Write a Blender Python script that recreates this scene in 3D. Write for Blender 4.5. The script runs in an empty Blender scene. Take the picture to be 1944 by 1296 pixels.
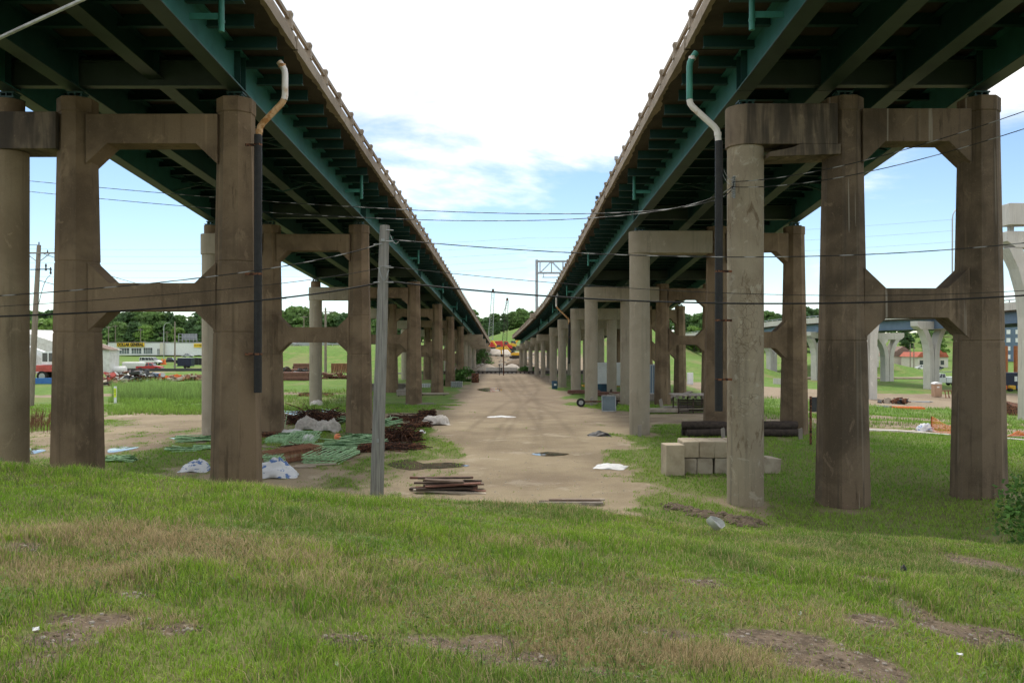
import bpy, math, random
import numpy as np
from mathutils import Vector, Matrix, Euler

# ------------------------------------------------------------------ camera
CAMZ = 5.0            # eye height above the yard
F = 1569.0            # focal length in pixels of the 1944 px wide photograph
scene = bpy.context.scene
cam_data = bpy.data.cameras.new('camera')
cam = bpy.data.objects.new('camera', cam_data)
scene.collection.objects.link(cam)
cam.location = (0, 0, CAMZ)
cam.rotation_euler = (math.radians(90), 0, 0)
cam_data.sensor_width = 36.0
cam_data.lens = F / 1944 * 36
cam_data.clip_start = 0.1
cam_data.clip_end = 5000
scene.camera = cam

# ------------------------------------------------------------------ sky and sun
SUN_E, SUN_A = math.radians(60), math.radians(-14)     # elevation, azimuth from +Y towards +X
world = bpy.data.worlds.new('World')
scene.world = world
world.use_nodes = True
wn, wl = world.node_tree.nodes, world.node_tree.links
wn.clear()
def wnode(t, **kw):
    n = wn.new(t)
    for k, v in kw.items(): setattr(n, k, v)
    return n
def wmath(op, a, b=None, c=None):
    n = wnode('ShaderNodeMath', operation=op)
    for i, x in enumerate((a, b, c)):
        if x is None: continue
        if isinstance(x, (int, float)): n.inputs[i].default_value = x
        else: wl.new(x, n.inputs[i])
    return n.outputs[0]
wout = wnode('ShaderNodeOutputWorld')
sky = wnode('ShaderNodeTexSky', sky_type='NISHITA')
sky.sun_disc = False
sky.sun_elevation = SUN_E
sky.sun_rotation = SUN_A
sky.altitude = 900
sky.air_density = 1.0
sky.dust_density = 0.0
sky.ozone_density = 2.2
bg_sky = wnode('ShaderNodeBackground')
bg_sky.inputs[1].default_value = 0.09
wl.new(sky.outputs[0], bg_sky.inputs[0])
bg_cloud = wnode('ShaderNodeBackground')
bg_cloud.inputs[1].default_value = 0.80
tc = wnode('ShaderNodeTexCoord')
sep = wnode('ShaderNodeSeparateXYZ')
wl.new(tc.outputs['Generated'], sep.inputs[0])
zc = wmath('MAXIMUM', sep.outputs[2], 0.0)
den = wmath('ADD', zc, 0.13)
comb = wnode('ShaderNodeCombineXYZ')
wl.new(wmath('DIVIDE', sep.outputs[0], den), comb.inputs[0])
wl.new(wmath('DIVIDE', sep.outputs[1], den), comb.inputs[1])
n1 = wnode('ShaderNodeTexNoise')
n1.inputs['Scale'].default_value = 0.62
n1.inputs['Detail'].default_value = 9
n1.inputs['Roughness'].default_value = 0.58
n1.inputs['Distortion'].default_value = 0.35
mp = wnode('ShaderNodeMapping')
mp.inputs['Location'].default_value = (2.6, 0.4, 0)
wl.new(comb.outputs[0], mp.inputs[0]); wl.new(mp.outputs[0], n1.inputs['Vector'])
# puffs of cumulus low over the horizon: the same noise, finer, on the direction itself
n2 = wnode('ShaderNodeTexNoise')
n2.inputs['Scale'].default_value = 5.0
n2.inputs['Detail'].default_value = 7
mp2 = wnode('ShaderNodeMapping'); mp2.inputs['Scale'].default_value = (1, 1, 2.6); mp2.inputs['Location'].default_value = (0.3, 0.0, 0.2)
wl.new(tc.outputs['Generated'], mp2.inputs[0]); wl.new(mp2.outputs[0], n2.inputs['Vector'])
cover = wmath('ADD', n1.outputs[0], wmath('MULTIPLY', wmath('SUBTRACT', zc, 0.205), 1.75))
def wrange(v, a, b):
    n = wnode('ShaderNodeMapRange'); n.interpolation_type = 'SMOOTHSTEP'
    wl.new(v, n.inputs[0]); n.inputs[1].default_value = a; n.inputs[2].default_value = b
    return n.outputs[0]
m1 = wrange(cover, 0.46, 0.62)
m2 = wmath('MULTIPLY', wrange(n2.outputs[0], 0.58, 0.66), wrange(zc, 0.12, 0.05))
mask = wmath('MAXIMUM', m1, wmath('MULTIPLY', m2, 0.8))
ccol = wnode('ShaderNodeMix', data_type='RGBA')
ccol.inputs[6].default_value = (0.72, 0.76, 0.82, 1)
ccol.inputs[7].default_value = (1.0, 1.0, 1.0, 1)
wl.new(wrange(n1.outputs[0], 0.40, 0.58), ccol.inputs[0])
wl.new(ccol.outputs[2], bg_cloud.inputs[0])
wmix = wnode('ShaderNodeMixShader')
wl.new(mask, wmix.inputs[0]); wl.new(bg_sky.outputs[0], wmix.inputs[1]); wl.new(bg_cloud.outputs[0], wmix.inputs[2])
wl.new(wmix.outputs[0], wout.inputs[0])

sun_data = bpy.data.lights.new('sun', 'SUN')
sun_data.energy = 1.5
sun_data.angle = math.radians(10)
sun_data.color = (1.0, 0.95, 0.87)
sun = bpy.data.objects.new('sun', sun_data)
scene.collection.objects.link(sun)
sdir = Vector((math.sin(SUN_A) * math.cos(SUN_E), math.cos(SUN_A) * math.cos(SUN_E), math.sin(SUN_E)))
sun.rotation_euler = (-sdir).to_track_quat('-Z', 'Y').to_euler()
sun.location = sdir * 50

vs = scene.view_settings
vs.view_transform = 'Standard'
vs.look = 'None'
vs.gamma = 1.0
vs.use_curve_mapping = False
vs.exposure = 0.86
scene.cycles.use_denoising = True
scene.cycles.max_bounces = 5
scene.cycles.diffuse_bounces = 2
scene.cycles.use_adaptive_sampling = True
scene.cycles.adaptive_threshold = 0.03
scene.cycles.transparent_max_bounces = 8

# ------------------------------------------------------------------ helpers
COL = scene.collection
R = random.Random(7)
def sstep(a, b, x):
    t = np.clip((np.asarray(x, float) - a) / (b - a), 0, 1)
    return t * t * (3 - 2 * t)
def _h(ix, iy, s):
    v = np.sin(ix * 127.1 + iy * 311.7 + s * 74.7) * 43758.5453
    return v - np.floor(v)
def vnoise(x, y, s=0):
    x = np.asarray(x, float); y = np.asarray(y, float)
    ix, iy = np.floor(x), np.floor(y)
    fx, fy = x - ix, y - iy
    fx = fx * fx * (3 - 2 * fx); fy = fy * fy * (3 - 2 * fy)
    return ((_h(ix, iy, s) * (1 - fx) + _h(ix + 1, iy, s) * fx) * (1 - fy)
            + (_h(ix, iy + 1, s) * (1 - fx) + _h(ix + 1, iy + 1, s) * fx) * fy)
def fbm(x, y, s=0, o=4):
    t, a, n = 0, 1, 0
    for k in range(o):
        t = t + a * vnoise(np.asarray(x) * 2 ** k, np.asarray(y) * 2 ** k, s + k * 17); n += a; a *= .5
    return t / n

def ground_z(X, Y):
    X = np.asarray(X, float); Y = np.asarray(Y, float)
    z = -0.013 * np.clip(Y - 35, 0, 75) - 0.004 * np.clip(Y - 110, 0, 80)
    z = z - 0.06 * np.clip(X - 18, 0, 45) * sstep(30, 62, Y) * (1 - sstep(280, 400, Y))
    z = z + 0.35 * sstep(12, 15, X) * (1 - sstep(30, 44, Y))
    z = z + 5.0 * sstep(168, 218, Y) * sstep(-78, -62, X) * (1 - sstep(-27, -14, X))          # grassed road bank on the left
    z = z + 3.0 * sstep(186, 234, Y) * sstep(-17, -12, X) * (1 - sstep(8, 20, X))             # rubble slope in the middle
    z = z + 4.6 * np.exp(-(((X - 92) / 16) ** 2 + ((Y - 222) / 16) ** 2))                      # mound by the flyover
    z = z + 3.2 * sstep(185, 215, Y) * sstep(14, 24, X) * (1 - sstep(60, 72, X))
    z = z + (9 + 6 * vnoise(X / 90, Y / 200, 3)) * sstep(390, 560, Y)
    z = z + (1.5 + 0.30 * np.clip(X + 22, -4, 46)) * sstep(246, 350, Y) * (1 - .8 * sstep(380, 460, Y)) * sstep(-60, -26, X) * (1 - sstep(40, 90, X))  # green hillside
    top = CAMZ - 1.66 - 0.03 * (Y - 4) - 0.068 * np.clip(X, -11, 11) - sstep(6, 10, Y) * np.interp(X, [-6, -3.7, -1.7, 1.1, 2.3, 6], [-.02, .05, .15, .18, .38, .36])
    yc = 9.6 + 0.5 * np.sin(X * 0.35)
    s = 1 - sstep(yc, yc + 9.5, Y)
    bump = 0.10 * (fbm(X * 0.9, Y * 0.9, 5) - 0.5) + 0.05 * (fbm(X * 3.1, Y * 3.1, 9, 2) - 0.5)
    yb = 0.10 * (fbm(X * 0.35, Y * 0.35, 21) - 0.5)
    return z * (1 - s) + top * s + bump * s + yb * (1 - s)
def gz(x, y): return float(ground_z(x, y))
_DD = np.concatenate([np.linspace(3, 40, 1500), np.linspace(40.05, 120, 1200), np.linspace(120.2, 700, 2000)])
def G(px, py):
    """the point of the ground that is seen at this place of the photograph"""
    x = (px - 972) / F * _DD; z = CAMZ - (py - 648) / F * _DD
    d = z - ground_z(x, _DD)
    i = np.nonzero(d <= 0)[0]
    k = int(i[0]) if len(i) else len(_DD) - 1
    return Vector((x[k], _DD[k], gz(x[k], _DD[k])))
def W(px, py, D):
    return Vector(((px - 972) / F * D, D, CAMZ - (py - 648) / F * D))
def on(px, D):
    x = (px - 972) / F * D
    return Vector((x, D, gz(x, D)))

class MB:
    def __init__(s): s.v = []; s.f = []
    def add(s, vs, fs):
        o = len(s.v); s.v += [tuple(p) for p in vs]; s.f += [tuple(i + o for i in q) for q in fs]; return s
    def box(s, c, d, rz=0, M=None):
        hx, hy, hz = d[0] / 2, d[1] / 2, d[2] / 2
        m = M if M is not None else Matrix.Rotation(rz, 3, 'Z')
        c = Vector(c)
        vs = [c + m @ Vector((x, y, z)) for z in (-hz, hz) for x, y in ((-hx, -hy), (hx, -hy), (hx, hy), (-hx, hy))]
        return s.add(vs, [(0, 3, 2, 1), (4, 5, 6, 7), (0, 1, 5, 4), (1, 2, 6, 5), (2, 3, 7, 6), (3, 0, 4, 7)])
    def bar(s, a, b, w, h=None):
        a, b = Vector(a), Vector(b); d = b - a
        m = d.to_track_quat('X', 'Z').to_matrix()
        return s.box((a + b) / 2, (d.length, w, h or w), M=m)
    def loft(s, rings, caps=True, closed=True):
        n = len(rings[0]); vs = [p for r in rings for p in r]; fs = []
        for k in range(len(rings) - 1):
            for i in range(n if closed else n - 1):
                j = (i + 1) % n
                fs.append((k * n + i, k * n + j, (k + 1) * n + j, (k + 1) * n + i))
        if caps and closed:
            fs.append(tuple(range(n - 1, -1, -1))); fs.append(tuple(range((len(rings) - 1) * n, len(rings) * n)))
        return s.add(vs, fs)
    def tube(s, pts, r, n=8, caps=True):
        pts = [Vector(p) for p in pts]; rings = []
        rr = r if isinstance(r, (list, tuple)) else [r] * len(pts)
        up = None
        for i, p in enumerate(pts):
            d = (pts[min(i + 1, len(pts) - 1)] - pts[max(i - 1, 0)])
            if d.length < 1e-9: d = Vector((0, 0, 1))
            d.normalize()
            if up is None: up = Vector((0, 0, 1)) if abs(d.z) < .9 else Vector((1, 0, 0))
            u = d.cross(up)
            if u.length < 1e-6: u = d.orthogonal()
            u.normalize(); w = d.cross(u); up = -w if False else u.cross(d)
            rings.append([p + (u * math.cos(t) + w * math.sin(t)) * rr[i] for t in [2 * math.pi * k / n for k in range(n)]])
        return s.loft(rings, caps)
    def lathe(s, c, prof, n=16):
        c = Vector(c)
        return s.loft([[c + Vector((r * math.cos(2 * math.pi * k / n), r * math.sin(2 * math.pi * k / n), z)) for k in range(n)] for r, z in prof])
    def prism(s, poly, a, b):
        """poly: list of 3-D points, swept by the vector from a to b"""
        a, b = Vector(a), Vector(b)
        return s.loft([[Vector(p) + a for p in poly], [Vector(p) + b for p in poly]])
    def quad(s, *p): return s.add(p, [tuple(range(len(p)))])
    def build(s, name, m, parent=None, smooth=False, bev=0, kind=None):
        me = bpy.data.meshes.new(name)
        off = Vector((0, 0, 0)); q = parent
        while q is not None: off += q.location; q = q.parent
        me.from_pydata([(p[0] - off.x, p[1] - off.y, p[2] - off.z) for p in s.v], [], s.f)
        me.update()
        if smooth:
            me.polygons.foreach_set('use_smooth', [True] * len(me.polygons))
            if smooth == 'edge':
                me.set_sharp_from_angle(angle=math.radians(38))
        o = bpy.data.objects.new(name, me)
        me.materials.append(MAT(m))
        COL.objects.link(o); o.parent = parent
        if bev:
            b = o.modifiers.new('edge', 'BEVEL'); b.width = bev; b.segments = 2; b.limit_method = 'ANGLE'; b.angle_limit = math.radians(35)
        if kind: o['kind'] = kind
        return o
def npmesh(name, V, faces_n, m, parent=None, col=None, kind=None, fidx=None, attr='tint', smooth=False):
    """V: (n,3) array; fidx: (m,k) face index array"""
    me = bpy.data.meshes.new(name)
    k = fidx.shape[1]; nf = fidx.shape[0]
    me.vertices.add(len(V)); me.vertices.foreach_set('co', np.ascontiguousarray(V, dtype=np.float32).ravel())
    me.loops.add(nf * k); me.loops.foreach_set('vertex_index', fidx.astype(np.int32).ravel())
    me.polygons.add(nf)
    me.polygons.foreach_set('loop_start', np.arange(0, nf * k, k, dtype=np.int32))
    me.polygons.foreach_set('loop_total', np.full(nf, k, dtype=np.int32))
    if smooth: me.polygons.foreach_set('use_smooth', np.ones(nf, dtype=bool))
    me.update(calc_edges=True)
    if col is not None:
        for an, arr in (col.items() if isinstance(col, dict) else ((attr, col),)):
            if arr.ndim == 1:
                a = me.attributes.new(an, 'FLOAT', 'POINT'); a.data.foreach_set('value', arr.astype(np.float32))
            else:
                a = me.attributes.new(an, 'FLOAT_COLOR', 'POINT')
                c4 = np.ones((len(V), 4), np.float32); c4[:, :3] = arr
                a.data.foreach_set('color', c4.ravel())
    me.materials.append(MAT(m))
    o = bpy.data.objects.new(name, me); COL.objects.link(o); o.parent = parent
    if kind: o['kind'] = kind
    return o
def tag(o, label, cat, group=None):
    o['label'] = label; o['category'] = cat
    if group: o['group'] = group
    return o
def thing(name, label, cat, loc=(0, 0, 0), group=None, rz=0):
    o = bpy.data.objects.new(name, None); COL.objects.link(o)
    o.location = loc; o.rotation_euler = (0, 0, rz); o.empty_display_size = 0.2
    return tag(o, label, cat, group)
def structure(o): o['kind'] = 'structure'; return o
def dup(o, parent=None):
    c = o.copy(); COL.objects.link(c); c.parent = parent
    for ch in list(o.children): dup(ch, c)
    return c
def place(o, loc, rz=0, label=None, group=None, sc=None):
    o.location = loc; o.rotation_euler = (0, 0, rz)
    if label: o['label'] = label
    if group: o['group'] = group
    if sc: o.scale = (sc, sc, sc) if isinstance(sc, (int, float)) else sc
    return o
def local(o):
    """start a thing at the origin, to be placed later"""
    o.location = (0, 0, 0); return o

# ------------------------------------------------------------------ materials
_M = {}
def MAT(m): return _M[m] if isinstance(m, str) else m
class NT:
    def __init__(s, name, rough=0.8, metal=0.0, spec=0.3):
        s.m = bpy.data.materials.new(name); s.m.use_nodes = True
        s.n = s.m.node_tree.nodes; s.l = s.m.node_tree.links
        s.b = s.n['Principled BSDF']
        s.b.inputs['Roughness'].default_value = rough; s.b.inputs['Metallic'].default_value = metal
        s.b.inputs['Specular IOR Level'].default_value = spec
        s.pos = s.n.new('ShaderNodeNewGeometry').outputs['Position']
        _M[name] = s.m
    def set(s, sock, v):
        if hasattr(v, 'links') or isinstance(v, bpy.types.NodeSocket): s.l.new(v, sock)
        elif isinstance(v, (tuple, list)): sock.default_value = (*v, 1) if len(v) == 3 and sock.type == 'RGBA' else v
        else: sock.default_value = v
    def noise(s, scale, detail=4, rough=.55, stretch=None, dist=0.0, loc=None, vec=None):
        t = s.n.new('ShaderNodeTexNoise'); t.inputs['Scale'].default_value = scale
        t.inputs['Detail'].default_value = detail; t.inputs['Roughness'].default_value = rough; t.inputs['Distortion'].default_value = dist
        v = vec or s.pos
        if stretch or loc:
            mp = s.n.new('ShaderNodeMapping'); s.l.new(v, mp.inputs[0])
            if stretch: mp.inputs['Scale'].default_value = stretch
            if loc: mp.inputs['Location'].default_value = loc
            v = mp.outputs[0]
        s.l.new(v, t.inputs['Vector']); return t.outputs[0]
    def ramp(s, v, a, b, lo=0.0, hi=1.0):
        n = s.n.new('ShaderNodeMapRange'); n.interpolation_type = 'SMOOTHSTEP'
        s.set(n.inputs[0], v); n.inputs[1].default_value = a; n.inputs[2].default_value = b
        n.inputs[3].default_value = lo; n.inputs[4].default_value = hi; return n.outputs[0]
    def mix(s, f, a, b, mode='MIX'):
        n = s.n.new('ShaderNodeMix'); n.data_type = 'RGBA'; n.blend_type = mode
        s.set(n.inputs[0], f); s.set(n.inputs[6], a); s.set(n.inputs[7], b); return n.outputs[2]
    def math(s, op, a, b=0.0):
        n = s.n.new('ShaderNodeMath'); n.operation = op; s.set(n.inputs[0], a); s.set(n.inputs[1], b); return n.outputs[0]
    def attr(s, name):
        n = s.n.new('ShaderNodeAttribute'); n.attribute_name = name; return n
    def objrand(s): return s.n.new('ShaderNodeObjectInfo').outputs['Random']
    def sepz(s):
        n = s.n.new('ShaderNodeSeparateXYZ'); s.l.new(s.pos, n.inputs[0]); return n.outputs
    def bump(s, h, strength=.3, dist=.02):
        n = s.n.new('ShaderNodeBump'); n.inputs['Strength'].default_value = strength; n.inputs['Distance'].default_value = dist
        s.l.new(h, n.inputs['Height']); s.l.new(n.outputs[0], s.b.inputs['Normal'])
    def color(s, c): s.set(s.b.inputs['Base Color'], c); return s
def simple(name, c, c2=None, scale=3.0, rough=.75, metal=0, bump=0.0, stretch=None, lo=.35, hi=.7, vary=0.0, spec=.3):
    t = NT(name, rough, metal, spec)
    c2 = c2 or tuple(x * .72 for x in c)
    nz = t.noise(scale, 5, .6, stretch)
    col = t.mix(t.ramp(nz, lo, hi), c, c2)
    if vary:
        col = t.mix(vary, col, t.mix(t.objrand(), tuple(x * .55 for x in c), tuple(min(1, x * 1.5) for x in c)))
    t.color(col)
    if bump: t.bump(t.noise(scale * 6, 4, .6, stretch), bump, .015)
    return t.m
def concrete(name, c, dark, streak=.5, speck=.3, tone=.25, loc=(0, 0, 0)):
    t = NT(name, .88, 0, .2)
    big = t.noise(.55, 5, .6, None, .4, loc)
    st = t.noise(2.6, 4, .6, (1, 1, .05), 0, loc)
    fine = t.noise(26, 4, .7)
    col = t.mix(t.math('MULTIPLY', t.ramp(big, .38, .68), tone * 2), c, dark)
    col = t.mix(t.math('MULTIPLY', t.ramp(st, .54, .72), streak), col, tuple(x * .45 for x in c))
    pale = t.noise(3.7, 3, .6, (1, 1, .035), 0, (3, 1, 2))
    col = t.mix(t.math('MULTIPLY', t.ramp(pale, .64, .72), streak * .5), col, tuple(min(1, x * 1.6) for x in c))
    col = t.mix(t.math('MULTIPLY', t.ramp(fine, .60, .75), speck), col, tuple(min(1, x * 1.7) for x in c))
    col = t.mix(t.math('MULTIPLY', t.ramp(t.noise(34, 3, .6, None, 0, (5, 5, 5)), .60, .72), speck), col, tuple(x * .4 for x in c))
    blot = t.noise(1.9, 6, .7, (1, 1, .55), .9, (8, 1, 4))
    col = t.mix(t.math('MULTIPLY', t.ramp(blot, .60, .66), .38), col, tuple(min(1, x * 1.55) for x in c))
    pit = t.noise(11, 8, .8, None, .3, (1, 7, 3))
    col = t.mix(t.math('MULTIPLY', t.ramp(pit, .635, .67), speck), col, tuple(min(1, x * 2.1) for x in c))
    col = t.mix(t.math('MULTIPLY', t.ramp(t.noise(8, 8, .8, None, .3, (6, 2, 9)), .63, .67), speck), col, tuple(x * .35 for x in c))
    run = t.noise(5.5, 5, .65, (1, 1, .09), .3, (2, 6, 1))
    col = t.mix(t.math('MULTIPLY', t.math('MULTIPLY', t.ramp(run, .55, .68), t.ramp(t.noise(.5, 2), .42, .6)), streak), col, tuple(x * .38 for x in c))
    t.color(col); t.bump(t.noise(18, 6, .7), .35, .025)
    return t
concrete('concrete_brown', (.215, .154, .098), (.116, .082, .053), .75, .7, .48)
concrete('concrete_tan', (.30, .235, .155), (.20, .15, .095), .55, .4, .4)
concrete('concrete_brown_b', (.190, .140, .095), (.086, .064, .044), .95, .75, .5, (4, 9, 1))
_t = NT.__mro__[0] and _M['concrete_brown_b']
_n = _t.node_tree; _b = _n.nodes['Principled BSDF']; _src = _b.inputs['Base Color'].links[0].from_socket
def _drip(scale, lo, hi, amt, colr, loc):
    global _src
    g = _n.nodes.new('ShaderNodeNewGeometry'); mpx = _n.nodes.new('ShaderNodeMapping'); mpx.inputs['Scale'].default_value = (1, 1, .012); mpx.inputs['Location'].default_value = loc
    nz = _n.nodes.new('ShaderNodeTexNoise'); nz.inputs['Scale'].default_value = scale; nz.inputs['Detail'].default_value = 2
    _n.links.new(g.outputs['Position'], mpx.inputs[0]); _n.links.new(mpx.outputs[0], nz.inputs['Vector'])
    r_ = _n.nodes.new('ShaderNodeMapRange'); r_.inputs[1].default_value = lo; r_.inputs[2].default_value = hi; r_.inputs[4].default_value = amt
    _n.links.new(nz.outputs[0], r_.inputs[0])
    mx = _n.nodes.new('ShaderNodeMix'); mx.data_type = 'RGBA'; _n.links.new(r_.outputs[0], mx.inputs[0]); _n.links.new(_src, mx.inputs[6]); mx.inputs[7].default_value = (*colr, 1)
    _src = mx.outputs[2]; _n.links.new(_src, _b.inputs['Base Color'])
_drip(9, .685, .70, .5, (.42, .38, .32), (0, 0, 0)); _drip(4.5, .62, .72, .45, (.06, .05, .042), (7, 3, 0)); _drip(2.4, .64, .70, .3, (.30, .27, .22), (1, 8, 0))
concrete('concrete_grey', (.345, .302, .235), (.26, .22, .165), .35, .35, .3)
concrete('concrete_cap', (.27, .21, .155), (.11, .085, .068), .95, .4, .45)
concrete('concrete_new', (.52, .495, .455), (.42, .395, .355), .35, .15, .2)
concrete('deck_concrete', (.33, .265, .20), (.22, .17, .125), .4, .5, .4)
concrete('soffit_shaded', (.075, .060, .045), (.035, .03, .024), .2, .4, .4)  # dirty slab underside, with the shade below the deck painted into its colour
# grey column with map cracking on its lower half
_c = concrete('concrete_cap_stained', (.25, .195, .14), (.11, .085, .066), .9, .4, .45)
_s = _c.b.inputs['Base Color'].links[0].from_socket
_c.color(_c.mix(_c.math('MULTIPLY', _c.ramp(_c.noise(1.5, 4, .6, (1, .4, .12), .3, (4.3, 0, 0)), .40, .58), .8), _s, (.042, .036, .032)))
t = concrete('concrete_cracked', (.345, .292, .215), (.25, .20, .142), .55, .4, .35)
base = t.b.inputs['Base Color'].links[0].from_socket
vo = t.n.new('ShaderNodeTexVoronoi'); vo.feature = 'DISTANCE_TO_EDGE'; vo.inputs['Scale'].default_value = 5.5
mpn = t.n.new('ShaderNodeMapping'); t.l.new(t.mix(.12, t.pos, t.noise(5, 3)), mpn.inputs[0]); t.l.new(mpn.outputs[0], vo.inputs['Vector'])
zz = t.sepz()[2]
band = t.math('MULTIPLY', t.ramp(zz, 2.2, 3.4), t.ramp(zz, 7.4, 6.2))
crk = t.math('MULTIPLY', t.math('MULTIPLY', t.ramp(vo.outputs['Distance'], .05, .0), band), t.ramp(t.noise(1.1, 3), .47, .60))
c2 = t.mix(t.math('MULTIPLY', crk, .75), base, (.12, .085, .055))
stain = t.math('MULTIPLY', t.math('MULTIPLY', t.ramp(t.noise(2.6, 6, .7, (1, 1, .28), .9, (2, 0, 0)), .54, .64), t.ramp(zz, .9, 2.0)), t.ramp(zz, 10.8, 9.0))
c2 = t.mix(t.math('MULTIPLY', stain, .8), c2, (.14, .098, .06))
pal = t.math('MULTIPLY', t.ramp(t.noise(2.1, 6, .72, None, 1.2, (9, 3, 1)), .58, .62), .6)
c2 = t.mix(pal, c2, (.44, .40, .32))
t.color(c2)
def paint_teal(name, c, rustf):
    t = NT(name, .5, 0, .35)
    nz = t.noise(1.2, 4, .6); sp = t.noise(14, 5, .7)
    col = t.mix(t.ramp(nz, .4, .7), c, tuple(x * .75 for x in c))
    col = t.mix(t.math('MULTIPLY', t.ramp(t.noise(2.3, 6, .7, (1, .3, 1)), .62, .72), rustf), col, (.13, .075, .04))
    col = t.mix(t.math('MULTIPLY', t.ramp(sp, .66, .74), .4), col, (.06, .06, .045))
    t.color(col)
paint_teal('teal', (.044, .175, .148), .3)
paint_teal('teal_shaded', (.014, .058, .048), .4)  # weathered copy of the teal, with under-deck shade put into the colour
paint_teal('flange', (.040, .062, .046), .3)
paint_teal('pipe_teal', (.055, .235, .185), .15)
t = NT('pipe_white', .5)
zz = t.sepz()
t.color(t.mix(t.ramp(t.noise(2.3, 4, .6, (1, 1, .6)), .55, .70), (.72, .69, .66), (.50, .36, .22)))
t = NT('pipe_rusted', .6)
t.color(t.mix(t.ramp(t.noise(5, 4, .6), .40, .60), (.36, .17, .055), (.55, .36, .2)))
simple('pipe_black', (.016, .016, .017), (.026, .025, .024), 6, .55)
simple('steel_grey', (.36, .37, .37), (.25, .26, .26), 6, .5, .6)
simple('galv', (.42, .43, .43), (.30, .31, .31), 9, .5, .5)
simple('rust', (.20, .085, .045), (.035, .018, .013), 9, .9, 0, .3, None, .42, .56)
simple('rust_light', (.27, .13, .075), (.13, .06, .035), 4, .9, 0, .3, vary=.35)
simple('green_rod', (.44, .64, .38), (.22, .40, .20), 9, .6)
simple('wood_grey', (.34, .30, .26), (.20, .17, .15), 4, .9, 0, .3, (1, 1, .12), vary=.3)
simple('wood_plank', (.20, .145, .11), (.10, .07, .055), 3, .9, 0, .4, vary=.5)
simple('wood_pale', (.42, .36, .29), (.28, .23, .18), 3, .9, 0, .3, vary=.35)
simple('wood_red', (.20, .10, .075), (.11, .055, .04), 3, .9, 0, .3, vary=.4)
simple('wood_dark', (.085, .06, .045), (.045, .033, .026), 5, .95, 0, .4)
simple('creosote', (.06, .045, .036), (.03, .023, .019), 5, .9, 0, .4)
simple('block', (.50, .42, .31), (.36, .29, .205), 2.2, .93, 0, .5, vary=.15)
simple('block_dark', (.44, .38, .30), (.30, .25, .19), 2.5, .93, 0, .5)
simple('white_plastic', (.72, .72, .71), (.58, .58, .58), 6, .5, 0, .2)
simple('sack', (.60, .56, .51), (.44, .40, .36), 7, .8, 0, .3)
t = NT('tarp_blue_white', .45)
t.color(t.mix(t.ramp(t.noise(3.4, 3, .5, (1, 1, 2), .8), .56, .60), (.60, .61, .63), (.09, .17, .38)))
simple('blue_paint', (.05, .16, .42), (.04, .12, .33), 2, .6)
simple('rust_orange', (.34, .12, .05), (.24, .085, .04), 2, .8)
simple('barrel_blue', (.04, .10, .15), (.03, .07, .11), 3, .6)
simple('weed_brown', (.20, .105, .06), (.12, .06, .035), 5, .9)
simple('green_dark', (.09, .19, .07), (.05, .11, .045), 9, .7)
simple('rust_dark', (.05, .024, .016), (.025, .014, .01), 9, .9)
simple('orange', (.80, .20, .055), (.62, .14, .035), 5, .6)
simple('orange_ball', (.85, .28, .13), (.75, .22, .10), 3, .5)
simple('red_paint', (.50, .035, .03), (.38, .028, .025), 2, .35, 0, 0, spec=.5)
simple('red_faded', (.52, .10, .085), (.40, .08, .065), 2, .5)
simple('white_paint', (.76, .77, .77), (.66, .67, .67), 2, .4)
simple('yellow_paint', (.70, .40, .04), (.58, .32, .03), 2, .45)
simple('black_paint', (.018, .018, .020), (.03, .03, .03), 2, .5)
simple('navy', (.022, .028, .055), (.018, .022, .04), 2, .5)
simple('dark_grey', (.06, .062, .065), (.045, .045, .048), 3, .7)
simple('rubber', (.022, .021, .021), (.034, .032, .03), 8, .9)
simple('chrome', (.55, .55, .56), (.42, .42, .43), 4, .3, .8)
simple('glass', (.035, .045, .055), (.05, .06, .07), 2, .08, 0, 0, spec=.6)
simple('glass_pale', (.16, .20, .21), (.12, .15, .16), 2, .15, 0, 0, spec=.6)
simple('silver_paint', (.42, .43, .45), (.36, .37, .39), 2, .35, .3)
simple('sign_yellow', (.86, .58, .04), (.80, .52, .03), 1, .6)
simple('hi_vis', (.72, .85, .06), (.65, .78, .05), 1, .5)
simple('roof_brown', (.22, .155, .125), (.17, .12, .095), 2, .9)
simple('roof_grey', (.20, .20, .21), (.15, .15, .16), 2, .9)
simple('roof_red', (.42, .12, .075), (.33, .09, .06), 2, .8)
simple('shed_wall', (.66, .655, .63), (.52, .51, .48), 1.5, .7)
simple('siding', (.62, .58, .50), (.55, .51, .44), 1.5, .8)
simple('girder_blue', (.125, .175, .245), (.10, .145, .21), .5, .5)
simple('pole_wood', (.30, .285, .265), (.17, .16, .15), 5, .92, 0, .5, (6, 6, .25))
simple('pole_brown', (.27, .225, .18), (.17, .14, .115), 5, .92, 0, .3, (6, 6, .25))
simple('cable_black', (.012, .012, .013), (.02, .02, .02), 2, .6)
simple('cable_bright', (.62, .62, .60), (.40, .40, .39), 9, .4, .5)
t = NT('cable_twist', .5)
w = t.n.new('ShaderNodeTexWave'); w.bands_direction = 'X'; w.inputs['Scale'].default_value = .42; w.inputs['Distortion'].default_value = 1.5
t.l.new(t.pos, w.inputs['Vector'])
t.color(t.mix(t.ramp(w.outputs['Fac'], .55, .9), (.02, .02, .021), (.30, .30, .30)))
simple('tan_plastic', (.42, .27, .18), (.36, .23, .15), 1, .6)
simple('rail_dark', (.05, .042, .037), (.03, .026, .024), 3, .8)
simple('rubble', (.42, .375, .32), (.26, .225, .19), 1.5, .95, 0, .4, vary=.5)
simple('clod', (.17, .128, .09), (.10, .076, .055), 6, .95, 0, .5, vary=.3)
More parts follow.
